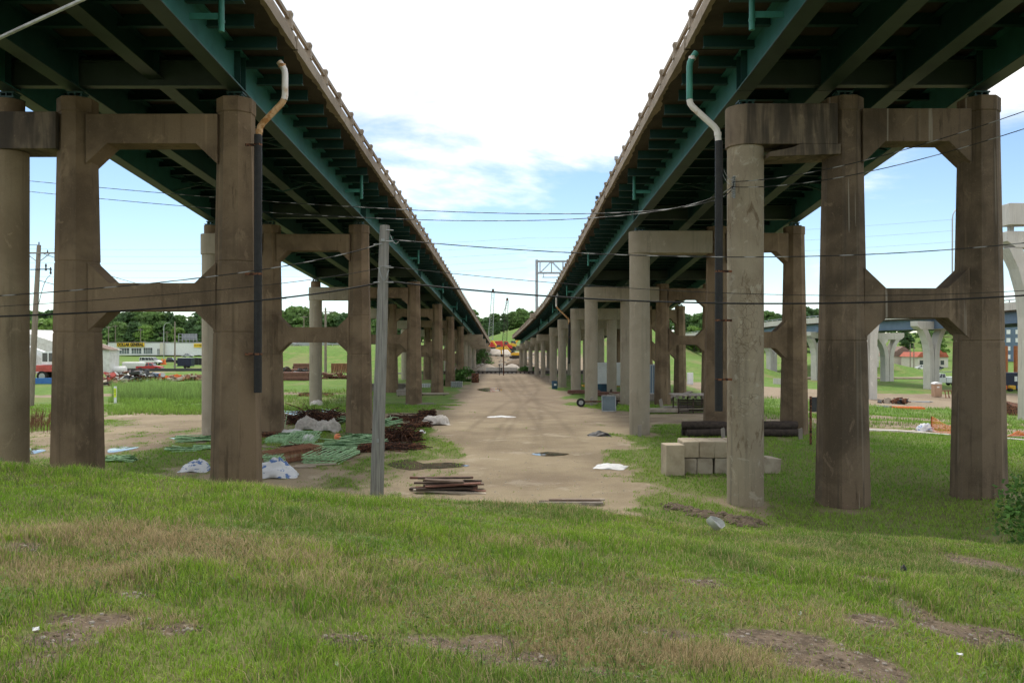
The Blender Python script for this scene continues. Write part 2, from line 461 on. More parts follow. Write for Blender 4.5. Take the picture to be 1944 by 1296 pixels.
simple('bark', (.12, .09, .065), (.07, .052, .04), 6, .95, 0, .5, (1, 1, .2))
def leafmat(name, attr=True, c=(.07, .16, .03), trans=.25):
    t = NT(name, .65, 0, .25)
    a = t.attr('tint').outputs['Color']
    t.color(a)
    tr = t.n.new('ShaderNodeBsdfTranslucent'); t.l.new(a, tr.inputs[0])
    mx = t.n.new('ShaderNodeMixShader'); mx.inputs[0].default_value = trans
    t.l.new(t.b.outputs[0], mx.inputs[1]); t.l.new(tr.outputs[0], mx.inputs[2])
    t.l.new(mx.outputs[0], t.n['Material Output'].inputs[0])
leafmat('leaf'); leafmat('grass_blade', trans=.3)
t = NT('water', .04, 0, .5)
t.color((.10, .085, .06)); t.bump(t.noise(7, 3, .5), .03, .01)
t = NT('water_deep', .03, 0, .7)
t.color((.05, .055, .055)); t.bump(t.noise(5, 2, .5), .02, .01)
# ------------------------------------------------------------------ ground
# bare or trodden patches, given where they lie (centre, half length, half depth, turn)
def ell(px, py, rx, ry, s=1.0, rot=0.0):
    c = G(px, py); a, b = G(px, py - ry), G(px, py + ry)
    return (c.x, c.y, max(.1, rx * c.y / F), max(.1, abs(a.y - b.y) / 2), s, rot)
BARE_BANK = [ell(*e) for e in [
    (175, 1178, 95, 17, .9), (110, 1215, 75, 20, .8), (40, 1040, 52, 9, .9), (350, 1058, 120, 5, .55), (640, 1212, 60, 11, .8), (60, 1260, 70, 25, .55),
    (1650, 1180, 60, 16, .8), (330, 1195, 60, 12, .6), (1240, 1200, 90, 12, .7), (860, 1228, 130, 18, .85), (990, 1255, 110, 20, .6), (1480, 1215, 130, 22, .8), (1600, 1262, 120, 28, .85), (1330, 1105, 60, 8, .6), (1010, 1108, 75, 8, .5),
    (1905, 1085, 62, 22, 1.0), (1660, 1105, 50, 10, .9), (1735, 1160, 45, 22, .9), (1820, 1195, 110, 18, .8), (1900, 1215, 90, 22, .7), (250, 1130, 60, 8, .5), (1180, 1280, 160, 14, .5)]]
STRAW_BANK = [ell(*e) for e in [
    (250, 1020, 330, 26, .9), (450, 1060, 260, 25, .7), (120, 1090, 200, 30, .7), (640, 1120, 220, 30, .5), (860, 1080, 200, 18, .6), (1050, 1160, 260, 45, .75),
    (1280, 1130, 160, 30, .7), (1330, 1250, 220, 30, .8), (880, 1180, 160, 22, .5), (250, 1180, 130, 25, .6), (1150, 1235, 200, 35, .8), (1010, 1040, 120, 14, .5), (1450, 1170, 200, 30, .6)]]
def patches(X, Y, L):
    m = np.zeros(np.shape(X))
    for cx, cy, a, b, s, rot in L:
        d = ((X - cx) / a) ** 2 + ((Y - cy) / b) ** 2
        m = np.maximum(m, s * np.clip(1.2 - d * .72, 0, 1))
    return m
def dirt_mask(X, Y):
    """1 = bare dirt or gravel, 0 = full grass, away from the bank"""
    X = np.asarray(X, float); Y = np.asarray(Y, float)
    wob = (fbm(X * .22, Y * .22, 31) - .5) * 5.0 + (fbm(X * .9, Y * .9, 37, 3) - .5) * 2.0
    xl = np.interp(Y, [20, 27, 33, 40, 50, 57, 66, 80, 110, 190], [-4.2, -4.2, -3.2, -3.0, -4.0, -9, -5.2, -5.5, -6.5, -9])
    xr = np.interp(Y, [20, 23, 27, 31, 36, 43, 52, 60, 70, 110, 190], [2.2, 3.0, 4.0, 4.2, 4.6, 5.8, 9.0, 9.5, 6.0, 6.2, 8])
    m = sstep(-1.1, .9, X - xl + wob) * sstep(-1.1, .9, xr - X + wob) * (1 - sstep(168, 186, Y))
    # lane across, under both bridges
    yl = 56 + .05 * np.clip(X, 0, 60) + .12 * np.clip(-X, 0, 40)
    m = np.maximum(m, sstep(5.6, 3.0, np.abs(Y - yl) + wob * .7) * sstep(-34, -26, X))
    yr = 50 + .02 * X
    m = np.maximum(m, sstep(2.6, 1.4, np.abs(Y - yr) + wob * .3) * sstep(16, 22, X) * sstep(46, 40, X))
    # trodden ground left, lot and lane further off
    m = np.maximum(m, .70 * sstep(1.4, .6, ((X + 20) / 7.0) ** 2 + ((Y - 47) / 10) ** 2 + wob * .15))
    m = np.maximum(m, .50 * sstep(1.5, .5, ((X + 8.0) / 7.0) ** 2 + ((Y - 33) / 8) ** 2 + wob * .25))
    m = np.maximum(m, sstep(-3, 3, Y - 158) * sstep(14, 8, Y - 158 + wob) * sstep(-64, -74, X))
    m = np.maximum(m, .9 * sstep(4, 2, np.abs(Y - 96 - .2 * X) + wob * .6) * sstep(-14, -20, X) * sstep(-80, -60, X))
    # building site right
    m = np.maximum(m, sstep(26, 20, np.abs(Y - 116) + wob) * sstep(20, 30, X))
    m = np.maximum(m, .85 * sstep(3.4, 1.8, np.abs(Y - 64 - .1 * X) + wob * .8) * sstep(20, 27, X) * sstep(60, 48, X))
    for cx, cy in ((7.2, 25.5), (10.2, 25.2), (14.2, 25.2), (7.1, 45.8), (-8.5, 45.8)):
        m = np.maximum(m, .42 * sstep(1.9, .6, np.hypot(X - cx, (Y - cy) * .9) + wob * .12))
    m = np.maximum(m, sstep(150, 172, Y) * sstep(-16, -12, X) * sstep(24, 16, X) * sstep(262, 244, Y))
    return np.clip(m, 0, 1)
TRACKS = []
for pts in ([(-.6, 24), (.2, 40), (1.2, 58), (1.6, 80), (.4, 110), (-1.0, 150)], [(-2.2, 30), (-1.6, 50), (-.4, 66), (1.2, 82), (2.6, 104), (2.0, 150)], [(.8, 92), (1.6, 72), (4.5, 61), (10, 57.5), (20, 57), (34, 58)],
            [(2.5, 30), (2.6, 44), (2.2, 60), (1.2, 76), (-.4, 100), (-2, 140)], [(-8, 53), (2, 55), (10, 55), (24, 54), (40, 55)], [(-3.0, 60), (2, 62.5), (10, 60), (18, 59.5)]):
    a = np.array(pts, float); s_ = np.linspace(0, len(a) - 1, 160)
    cx = np.interp(s_, range(len(a)), a[:, 0]); cy = np.interp(s_, range(len(a)), a[:, 1])
    k_ = np.ones(15) / 15; cx = np.convolve(np.pad(cx, 7, 'edge'), k_, 'valid'); cy = np.convolve(np.pad(cy, 7, 'edge'), k_, 'valid')
    tx, ty = np.gradient(cx), np.gradient(cy); ln = np.hypot(tx, ty) + 1e-6
    for s in (-.85, .85): TRACKS.append((cx - ty / ln * s, cy + tx / ln * s))
def track_mask(X, Y):
    m = np.zeros(X.shape)
    sel = (Y > 22) & (Y < 155) & (np.abs(X) < 42)
    xs, ys = X[sel], Y[sel]; d = np.full(xs.shape, 9.0)
    for cx, cy in TRACKS:
        for x0, y0, x1, y1 in zip(cx[:-1], cy[:-1], cx[1:], cy[1:]):
            q = np.nonzero((np.abs(ys - (y0 + y1) / 2) < 2.2) & (np.abs(xs - (x0 + x1) / 2) < 2.2))[0]
            if not len(q): continue
            ux, uy = x1 - x0, y1 - y0; tt = np.clip(((xs[q] - x0) * ux + (ys[q] - y0) * uy) / (ux * ux + uy * uy + 1e-9), 0, 1)
            d[q] = np.minimum(d[q], np.hypot(xs[q] - x0 - ux * tt, ys[q] - y0 - uy * tt))
    m[sel] = np.exp(-(d / (.13 + .0016 * ys)) ** 2) * (.35 + .9 * vnoise(xs * .5, ys * .3, 7))
    return np.clip(m * (.25 + .75 * sstep(36, 56, Y)), 0, 1)
def ground_masks(X, Y):
    bank = 1 - sstep(17, 21, Y)
    nz = fbm(X * 1.7, Y * 1.7, 51)
    d = np.where(Y < 21, patches(X, Y, BARE_BANK), 0) * bank
    d = np.clip(d * 1.6 - (nz - .32) * 1.5 - (fbm(X * 6.5, Y * 6.5, 57, 2) - .45) * .8, 0, 1)
    d2 = dirt_mask(X, Y)
    n2 = fbm(X * .7, Y * .45, 61) - .5; n3 = fbm(X * 2.3, Y * 1.6, 63, 3) - .5
    d2 = np.clip((d2 * .80 + n2 * .9 + n3 * .7 * (1 - sstep(50, 90, Y))) * 1.9 - .22, 0, 1)
    dirt = d * bank + d2 * (1 - bank)
    straw = np.clip(np.where(Y < 21, patches(X, Y, STRAW_BANK), 0) * (.45 + 1.1 * fbm(X * .8, Y * 1.1, 71)) + (fbm(X * .45, Y * .6, 81) - .55) * .8, 0, 1) * bank
    return dirt, straw, bank

rows = np.concatenate([np.linspace(-30, 2.4, 30), np.linspace(2.6, 20, 210), 20 * (1200 / 20) ** np.linspace(0.004, 1, 330)])
cols = np.linspace(-1, 1, 441); cols = np.sign(cols) * (np.abs(cols) ** 1.6)
YY, UU = np.meshgrid(rows, cols, indexing='ij')
XX = UU * (12 + np.clip(YY, 0, None) * 1.05)
ZZ = ground_z(XX, YY)
dirt, straw, bank = ground_masks(XX, YY)
nr, nc = XX.shape
idx = np.arange(nr * nc).reshape(nr, nc)
fq = np.stack([idx[:-1, :-1], idx[:-1, 1:], idx[1:, 1:], idx[1:, :-1]], -1).reshape(-1, 4)
t = NT('ground_mat', .95, 0, .15)
aD, aS, aB = t.attr('dirt').outputs['Fac'], t.attr('straw').outputs['Fac'], t.attr('bank').outputs['Fac']
n_f = t.noise(1.1, 6, .65); n_m = t.noise(.16, 5, .6); n_p = t.noise(30, 4, .7); n_g = t.noise(7, 5, .7)
grav = t.mix(t.ramp(n_m, .38, .64), (.315, .256, .168), (.215, .170, .112))
grav = t.mix(t.math('MULTIPLY', t.ramp(n_f, .50, .70), .45), grav, (.26, .20, .14))
grav = t.mix(t.math('MULTIPLY', t.ramp(n_p, .60, .70), .35), grav, (.62, .56, .48))
grav = t.mix(t.math('MULTIPLY', t.ramp(t.noise(22, 4, .7, None, 0, (9, 2, 0)), .60, .72), .45), grav, (.16, .12, .085))
yv = t.sepz()
damp = t.noise(.11, 5, .62, (1, .6, 1), .5, (3, 7, 0))
grav = t.mix(t.ramp(yv[1], 45, 78, 0, .55), grav, (.245, .190, .140))
grav = t.mix(t.math('MULTIPLY', t.ramp(damp, .50, .64), .55), grav, (.185, .140, .098))
grav = t.mix(t.math('MULTIPLY', t.attr('track').outputs['Fac'], .42), grav, (.115, .085, .06))
grav = t.mix(t.math('MULTIPLY', t.ramp(t.noise(.5, 6, .7, None, .3, (1, 4, 2)), .56, .66), .3), grav, (.50, .44, .35))
far = t.ramp(yv[1], 30, 95)
soil = t.mix(t.ramp(n_g, .4, .65), (.185, .140, .100), (.100, .076, .055))
soil = t.mix(t.math('MULTIPLY', t.ramp(n_p, .55, .66), .65), soil, (.34, .29, .23))
grav = t.mix(aB, grav, soil)
under = t.mix(t.ramp(n_g, .4, .65), (.165, .185, .060), (.115, .115, .045))
under = t.mix(t.math('MULTIPLY', aS, .6), under, (.19, .15, .075))
lawn = t.mix(t.ramp(n_f, .38, .66), (.125, .215, .040), (.085, .150, .030))
lawn = t.mix(t.math('MULTIPLY', t.ramp(t.noise(.35, 4, .6, None, 0, (3, 3, 3)), .5, .7), .5), lawn, (.22, .22, .075))
lawn = t.mix(t.math('MULTIPLY', t.ramp(n_g, .52, .68), .5), lawn, (.07, .11, .025))
lawn = t.mix(t.math('MULTIPLY', t.ramp(t.noise(.09, 6, .7, (1, .5, 1), .4), .50, .62), .6), lawn, (.20, .185, .085))
under = t.mix(far, under, lawn)
edge = t.ramp(t.math('ADD', aD, t.math('ADD', t.math('MULTIPLY', t.math('SUBTRACT', n_g, .5), .8), t.math('MULTIPLY', t.math('SUBTRACT', n_p, .5), .5))), .18, .80)
t.color(t.mix(edge, under, grav))
t.bump(t.mix(.5, n_p, n_g), .9, .05)
ground = npmesh('ground', np.stack([XX, YY, ZZ], -1).reshape(-1, 3), 4, 'ground_mat', fidx=fq, smooth=True,
                col={'track': track_mask(XX, YY).ravel(), 'dirt': dirt.ravel(), 'straw': straw.ravel(), 'bank': bank.ravel()})
structure(ground)

# ------------------------------------------------------------------ the two viaducts
class Line:
    def __init__(s, D, X): s.D = D; s.X = X
    def __call__(s, d): return float(np.interp(d, s.D, s.X))
Lslab = lambda d: 15.2 - .048 * d          # underside of the slab, left and right viaduct
Rslab = lambda d: 15.35 - .053 * d
LEFT = dict(inner=Line([-80, 25.5, 40, 61, 90, 130, 230], [-8.55, -8.5, -8.45, -8.2, -8.05, -7.9, -7.8]),
            outer=Line([-80, 25.5, 46, 72, 230], [-14.6, -15.5, -16.7, -17.1, -17.1]), sgn=-1, slab=Lslab)
RIGHT = dict(inner=Line([-80, 25.5, 46, 72, 93, 111, 131, 146, 157, 170, 189, 200], [7.3, 7.2, 7.0, 6.8, 6.5, 6.0, 5.1, 4.3, 3.65, 2.85, 1.6, .9]),
             outer=Line([-80, 25.5, 46, 72, 93, 111, 131, 200], [11.6, 14.4, 15.7, 17.3, 18.6, 19.2, 19.4, 15.5]), sgn=1, slab=Rslab)
CAPDROP = 1.55
def octagon(cx, cy, z, w):
    r = w / 2 / math.cos(math.pi / 8)
    return [Vector((cx + r * math.cos(math.pi / 8 + k * math.pi / 4), cy + r * math.sin(math.pi / 8 + k * math.pi / 4), z)) for k in range(8)]
def oct_column(x, y, z0, z1, parent, wt=1.0, m='concrete_brown', joints=()):
    H = z1 - z0; taper = lambda z: wt + (z1 - z) * .036
    zs = [z0 - .6]
    for j in sorted(joints):
        zs += [j - .035, j - .018, j + .018, j + .035]
    zs += [z1 - .46]
    rings = []
    for z in zs:
        g = .035 if any(abs(z - j) < .02 for j in joints) else 0
        rings.append(octagon(x, y, z, taper(z) - g))
    MB().loft(rings).build('column', m, parent)
    MB().loft([octagon(x, y, z1 - .46, wt + .01), octagon(x, y, z1 - .43, wt + .075), octagon(x, y, z1 - .02, wt + .075), octagon(x, y, z1, wt + .04)]).build('column_cap', m, parent)
def round_column(x, y, z0, z1, r, parent, m='concrete_grey', n=28):
    MB().lathe((x, y, 0), [(r, z0 - .6), (r, z1 * .5 + z0 * .5), (r, z1)], n).build('column', m, parent, smooth='edge')
def haunched(x0, x1, y, zb, zt, th, h, parent, m, up=True, down=True, name='strut'):
    """beam between two columns with sloping haunches at its ends"""
    if x0 > x1: x0, x1 = x1, x0
    top = [(x0, zt + h), (x0 + h * 1.05, zt), (x1 - h * 1.05, zt), (x1, zt + h)] if up else [(x0, zt), (x1, zt)]
    bot = [(x1, zb - h), (x1 - h * 1.05, zb), (x0 + h * 1.05, zb), (x0, zb - h)] if down else [(x1, zb), (x0, zb)]
    poly = [Vector((a, 0, b)) for a, b in top + bot]
    MB().prism(poly, (0, y - th / 2, 0), (0, y + th / 2, 0)).build(name, m, parent, bev=.015)
def round_beam(x0, x1, y, zb, zt, r, parent, m, ends=(True, False), name='cap_beam'):
    """cap beam whose ends are half round"""
    if x0 > x1: x0, x1 = x1, x0
    ring = []
    n = 14
    ring += [(x1 + r * math.cos(a), y + r * math.sin(a)) for a in [(-math.pi / 2 + math.pi * k / n) for k in range(n + 1)]] if ends[1] else [(x1, y - r), (x1, y + r)]
    ring += [(x0 - r * math.cos(a), y - r * math.sin(a)) for a in [(-math.pi / 2 + math.pi * k / n) for k in range(n + 1)]] if ends[0] else [(x0, y + r), (x0, y - r)]
    MB().loft([[Vector((a, b, zb)) for a, b in ring], [Vector((a, b, zt)) for a, b in ring]]).build(name, m, parent, smooth='edge', bev=.02)
def bearing(x, y, z, parent):
    b = MB().box((x, y, z + .03), (.62, .62, .06)).box((x, y, z + .20), (.50, .40, .05))
    for k in (-1, 0, 1): b.box((x + k * .19, y, z + .12), (.05, .36, .12))
    b.build('bearing', 'teal_shaded', parent)

PIER_L = [(25.5, -8.5, -13.4, -15.5), (46, -8.5, -13.45, -16.7), (72, -8.55, -13.5, -17.1), (93, -8.4, -13.5, -17.1), (111, -8.3, -13.5, -17.1), (131, -8.2, -13.4, -17)]
ordl = ['nearest', 'second', 'third', 'fourth', 'fifth', 'sixth']
for i, (D, xa, xb, xc) in enumerate(PIER_L):
    z0a, z1 = gz(xa, D), Lslab(D) - CAPDROP
    lab = ['nearest pier of the left viaduct, brown octagonal columns beside the black downspout',
           'second pier of the left viaduct, brown octagonal columns behind the wooden pole',
           'third pier of the left viaduct, octagonal columns next to the grey timber stacks',
           'fourth pier of the left viaduct, brown columns beyond the grey timber stacks',
           'fifth pier of the left viaduct, brown columns with shrubs at the foot',
           'sixth pier of the left viaduct, last with brown octagonal columns'][i]
    p = thing('bridge_pier', lab, 'bridge pier', (xa, D, z0a), 'piers of the left viaduct')
    mm = 'concrete_brown'
    strut_t, strut_b = z1 - 5.65, z1 - 6.5
    if D > 60: strut_t, strut_b = z1 - 4.6, z1 - 5.4
    j = [strut_t + .65, strut_b - .65] if D < 80 else [strut_b - .6]
    oct_column(xa, D, z0a, z1, p, m=mm, joints=j)
    oct_column(xb, D, gz(xb, D), z1, p, m=mm, joints=j)
    haunched(xb + .45, xa - .45, D, z1 - 1.42, z1 - .52, .82, .62, p, mm, up=False, name='cap_beam')
    haunched(xb + .5, xa - .5, D, strut_b, strut_t, .80, .62, p, mm)
    round_column(xc, D, gz(xc, D), z1 - 1.6, .54, p, 'concrete_tan' if i == 0 else 'concrete_grey')
    round_beam(xc, xb - .35, D, z1 - 1.62, z1 - .50, .60, p, 'concrete_cap_stained' if i == 0 else 'concrete_grey', ends=(True, False))
    MB().lathe((xc, D, 0), [(.42, z1 - .5), (.42, z1 - .02)], 20).build('pedestal', 'concrete_brown', p, smooth='edge')
    for x in (xa, xb, xc): bearing(x, D, z1, p)
for i, D in enumerate([155, 171, 190, 208, 227]):
    xa, xb = LEFT['inner'](D) - .9, -13.6
    z1 = Lslab(D) - CAPDROP + .1
    p = thing('bridge_pier', 'round column pier with box cap, %s beyond the brown columns of the left viaduct' % ['first', 'second', 'third', 'fourth', 'fifth'][i], 'bridge pier', (xa, D, gz(xa, D)), 'far piers of the left viaduct')
    for x in (xa, xb): round_column(x, D, gz(x, D), z1 - 1.2, .46, p, 'concrete_grey', 16)
    MB().box(((xa + xb) / 2 + 1.0, D, z1 - .65), (abs(xa - xb) + 4.6, 1.3, 1.3)).build('cap_beam', 'deck_concrete', p, bev=.03)
    MB().box((xa + .8, D, z1 + .1), (.9, .8, .4)).build('pedestal', 'deck_concrete', p)

PIER_R = [(25.5, [(7.2, 'c'), (10.2, 'o'), (14.4, 'o')]), (46, [(7.1, 'c'), (11.4, 'o'), (15.7, 'o')]),
          (72, [(6.9, 'c'), (10.0, 'c'), (13.1, 'o'), (17.2, 'o')]), (92, [(7.1, 'c'), (11.1, 'c'), (15.0, 'o'), (18.7, 'o')]),
          (107, [(6.5, 'c'), (11.4, 'c'), (15.6, 'o'), (19.2, 'o')]), (122, [(6.1, 'c'), (11.0, 'c'), (15.8, 'o')])]
for i, (D, cs) in enumerate(PIER_R):
    x0 = cs[0][0]
    z1 = Rslab(D) - CAPDROP - .28
    lab = ['nearest pier of the right viaduct, cracked grey round column and two tapered columns',
           'second pier of the right viaduct, smooth grey round column beside logs',
           'third pier of the right viaduct, grey columns beside the leaning glass panel',
           'fourth pier of the right viaduct, in front of the white box trailer',
           'fifth pier of the right viaduct, round column with the blue barrel',
           'sixth pier of the right viaduct, round grey columns'][i]
    p = thing('bridge_pier', lab, 'bridge pier', (x0, D, gz(x0, D)), 'piers of the right viaduct')
    strut_t, strut_b = (z1 - 5.55, z1 - 6.45) if D < 60 else (z1 - 4.2, z1 - 5.0)
    octs = [x for x, k in cs if k == 'o']
    for k, (x, kind) in enumerate(cs):
        z0 = gz(x, D)
        if kind == 'o':
            mm = 'concrete_brown_b' if i == 0 else 'concrete_brown'
            oct_column(x, D, z0, z1 + .28, p, wt=1.04 if i == 0 else 1.0, m=mm, joints=[strut_b - .7] if D < 80 else [])
            bearing(x, D, z1 + .28, p)
        else:
            round_column(x, D, z0, z1 - 1.2, .55 if D < 30 else (.56 if D < 80 else .55), p, 'concrete_cracked' if i == 0 else 'concrete_grey')
            bearing(x, D, z1, p)
    cyl = [x for x, k in cs if k == 'c']
    xe = octs[0]
    round_beam(cyl[0], xe - .38, D, z1 - 1.22, z1, .605, p, 'concrete_cap_stained' if i == 0 else 'concrete_grey')
    if i == 0:      # broken lip under the cap beam
        MB().prism([Vector((cyl[0] + .55, 0, z1 - 1.60)), Vector((xe - .3, 0, z1 - 1.52)), Vector((xe - .3, 0, z1 - 1.225)), Vector((cyl[0] + 1.5, 0, z1 - 1.225)), Vector((cyl[0] + 1.25, 0, z1 - 1.33)), Vector((cyl[0] + .55, 0, z1 - 1.47))],
                   (0, D - .62, 0), (0, D + .58, 0)).build('broken_lip', 'concrete_cap_stained', p)
    for a, b in zip(octs[:-1], octs[1:]):
        haunched(a + .45, b - .45, D, z1 - 1.10, z1 - .10, .85, .66, p, 'concrete_brown_b' if i == 0 else 'concrete_brown', up=False, name='cap_beam')
        haunched(a + .5, b - .5, D, strut_b, strut_t, .82, .64, p, 'concrete_brown_b' if i == 0 else 'concrete_brown')
for i, (D, xa) in enumerate([(141, 5.3), (151, 4.5), (161, 3.6), (172, 2.7), (182, 2.0)]):
    z1 = Rslab(D) - CAPDROP - .1
    p = thing('bridge_pier', 'slender pier with rounded cap, %s from the far end of the right viaduct' % ['fifth', 'fourth', 'third', 'second', 'first'][i], 'bridge pier', (xa, D, gz(xa, D)), 'far piers of the right viaduct')
    for x in (xa, xa + 6): round_column(x, D, gz(x, D), z1 - 1.1, .40, p, 'concrete_grey', 16)
    round_beam(xa - .5, xa + 6.5, D, z1 - 1.1, z1, .62, p, 'concrete_grey', ends=(True, True))

def ibeam_sweep(path, w, h, tf, tw):
    """rings of an I section along path points (bottom centre)"""
    rings = []
    for i, p in enumerate(path):
        d = (path[min(i + 1, len(path) - 1)] - path[max(i - 1, 0)]).normalized()
        u = Vector((d.y, -d.x, 0)).normalized()
        sec = [(-w / 2, 0), (w / 2, 0), (w / 2, tf), (tw / 2, tf), (tw / 2, h - tf), (w / 2, h - tf), (w / 2, h), (-w / 2, h), (-w / 2, h - tf), (-tw / 2, h - tf), (-tw / 2, tf), (-w / 2, tf)]
        rings.append([p + u * a + Vector((0, 0, b)) for a, b in sec])
    return rings
def viaduct(spec, supports, d0, d1, label, ovh=1.87, posts_from=8):
    sg, slab, inn, out = spec['sgn'], spec['slab'], spec['inner'], spec['outer']
    root = thing('viaduct', label, 'bridge', (inn(25.5), 25.5, slab(25.5)), None)
    GH = 1.16
    stops = [d0] + [s for s in supports if d0 < s < d1] + [d1]
    lines = [lambda d: inn(d), lambda d: inn(d) + (out(d) - inn(d)) * .34, lambda d: inn(d) + (out(d) - inn(d)) * .66, lambda d: out(d)]
    if sg < 0: lines = [lambda d: inn(d), lambda d: inn(d) * .5 + -13.45 * .5, lambda d: -13.45, lambda d: out(d)]
    for a, b in zip(stops[:-1], stops[1:]):
        n = max(2, int((b - a) / 6) + 1)
        ds = [a + .02 + (b - a - .04) * k / n for k in range(n + 1)]
        for li, ln in enumerate(lines):
            gh = GH if li in (0, 2, 3) or sg > 0 else .8
            path = [Vector((ln(d), d, slab(d) - .08 - gh)) for d in ds]
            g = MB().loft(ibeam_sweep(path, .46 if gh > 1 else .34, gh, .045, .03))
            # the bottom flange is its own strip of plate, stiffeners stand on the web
            gi = g.build('girder', 'teal' if li in (0, 3) else 'teal_shaded', root)  # inner girders take the teal copy with shade painted in
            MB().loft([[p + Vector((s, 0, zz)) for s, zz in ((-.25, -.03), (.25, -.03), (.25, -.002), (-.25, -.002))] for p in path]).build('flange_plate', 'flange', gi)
            if a < 130:
                for s in (a + .25, b - .25):
                    st = MB()
                    for side in (-1, 1): st.box((ln(s) + side * .11, s, slab(s) - .08 - gh / 2), (.19, .02, gh - .11))
                    st.build('stiffener', 'teal_shaded', gi)
        # slab and kerb of this span
        def strip(off0, off1, za, zb, inner=True):
            rings = []
            for d in ds:
                e = inn(d) - sg * ovh if inner else out(d) + sg * ovh
                s2 = sg if inner else -sg
                x0, x1 = e + s2 * off0, e + s2 * off1
                rings.append([Vector((x0, d, slab(d) + za)), Vector((x1, d, slab(d) + za)), Vector((x1, d, slab(d) + zb)), Vector((x0, d, slab(d) + zb))])
            return MB().loft(rings)
        rings = [[Vector((inn(d) - sg * (ovh - .03), d, slab(d))), Vector((out(d) + sg * (ovh - .03), d, slab(d))), Vector((out(d) + sg * (ovh - .03), d, slab(d) + .2)), Vector((inn(d) - sg * (ovh - .03), d, slab(d) + .2))] for d in ds]
        MB().loft(rings).build('deck_slab', 'soffit_shaded', root)
        # broken drip edge along the slab
        dd = np.arange(max(a, 8) + .03, b - .03, .22 if b < 80 else .6)
        for inner in (True, False):
            rg = []
            for d in dd:
                e = inn(d) - sg * ovh if inner else out(d) + sg * ovh
                s2 = sg if inner else -sg
                w = .10 + .16 * float(vnoise(d * .55, 3 if inner else 8, 5)) ** 3 + .07 * R.random() ** 2
                zl = -.015 + .05 * R.random()
                rg.append([Vector((e, d, slab(d) + zl * .5 - .02)), Vector((e + s2 * w, d, slab(d) - .004 - .02 * R.random())), Vector((e + s2 * w, d, slab(d) + .21)), Vector((e, d, slab(d) + .21))])
            if len(rg) > 1: MB().loft(rg).build('slab_edge', 'deck_concrete', root)
            strip(.05, .42, .213, .455, inner).build('kerb', 'deck_concrete', root)
            jt = MB()
            e = (inn(a) - sg * ovh) if inner else (out(a) + sg * ovh)
            jt.box((e - (sg if inner else -sg) * .008, a, slab(a) + .22), (.03, .12, .42)).build('joint_plate', 'deck_concrete', root)
    # cross beams every 1.5 m, their ends are the brackets seen under the edge
    bm = MB().loft([[Vector((x, y, z)) for y, z in ((-.10, 0), (.10, 0), (.10, .02), (.012, .02), (.012, .36), (-.012, .36), (-.012, .02), (-.10, .02))] for x in (0, 1)])
    proto = bm.build('cross_beam', 'teal_shaded')
    d, k, first = 8.0, 0, True
    while d < d1:
        o = proto if first else proto.copy()
        if not first: COL.objects.link(o)
        first = False
        trim = .34 if k % 2 else .55
        xa = inn(d) - sg * (ovh - trim); xb = out(d) + sg * (ovh - trim)
        o.parent = root
        o.location = Vector((xa, d, slab(d) - .36)) - root.location
        o.scale = (xb - xa, 1, 1)
        d += 1.5 if d < 150 else 3.0; k += 1
    # bearing-line floor beams
    for s in supports:
        if s > 120 or s < 0: continue
        xa, xb = lines[0](s) + sg * .05, lines[-1](s)
        z = slab(s) - .08 - GH
        MB().loft(ibeam_sweep([Vector((xa, s, z + .10)), Vector((xb, s, z + .10))], .3, .78, .03, .02)).build('floor_beam', 'flange', root)
        for q in range(3):
            l0, l1 = lines[q](s), lines[q + 1](s)
            for dq in (7, 14):
                if s + dq > 110: continue
                l0, l1 = lines[q](s + dq), lines[q + 1](s + dq)
                zz = slab(s + dq) - 1.15
                MB().bar((l0, s + dq, zz), (l1, s + dq, zz + .72), .07, .07).bar((l1, s + dq, zz), (l0, s + dq, zz + .72), .07, .07).build('cross_brace', 'teal_shaded', root)
    # railing
    def railing(inner):
        s2 = -sg if inner else sg
        ex = (lambda d: inn(d) - sg * (ovh - .14)) if inner else (lambda d: out(d) + sg * (ovh - .14))
        ps = MB().loft([[Vector((x * q1, y * q2, z)) for x, y in ((-1, -1), (1, -1), (1, 1), (-1, 1))] for z, q1, q2 in ((0, .12, .12), (.38, .095, .10), (.46, .115, .12), (.52, .115, .12))])
        pr = None
        d = max(d0 + .5, posts_from + .6)
        while d < d1:
            if pr is None: pr = ps.build('rail_post', 'deck_concrete'); pr.parent = root; o = pr
            else: o = pr.copy(); COL.objects.link(o)
            o.location = Vector((ex(d), d, slab(d) + .455)) - root.location
            d += 2.35
        pts = [Vector((ex(q), q, slab(q) +   .455 + .34)) for q in np.arange(max(d0, posts_from), d1, 5.0)]
        MB().loft([[p + Vector((x, 0, z)) for x, z in ((-.05, -.06), (.05, -.06), (.05, .07), (-.05, .07))] for p in pts]).build('rail', 'deck_concrete', root)
    railing(True); railing(False)
    return root
LROOT = viaduct(LEFT, [-17, 4.5] + [p[0] for p in PIER_L] + [155, 171, 190, 208, 227], -34, 229, 'left highway viaduct with teal girders and beige concrete railing')
RROOT = viaduct(RIGHT, [-17, 4.5] + [p[0] for p in PIER_R] + [141, 151, 161, 172, 182], -34, 185, 'right highway viaduct with teal girders curving left far off')
# short teal scupper pipes hanging from the overhang
for root, spec, sx in ((LROOT, LEFT, -1), (RROOT, RIGHT, 1)):
    for d in (21.2, 40.6, 63, 84, 104, 124):
        x = spec['inner'](d) - sx * 1.05
        zs = spec['slab'](d)
        MB().tube([(x, d, zs - .02), (x, d, zs - 1.25)], .075, 10).tube([(x, d, zs - .95), (x, d, zs - 1.03)], .088, 10).box((x + sx * .42, d, zs - .85), (.8, .04, .16)).build('scupper_pipe', 'pipe_teal', root, smooth='edge')
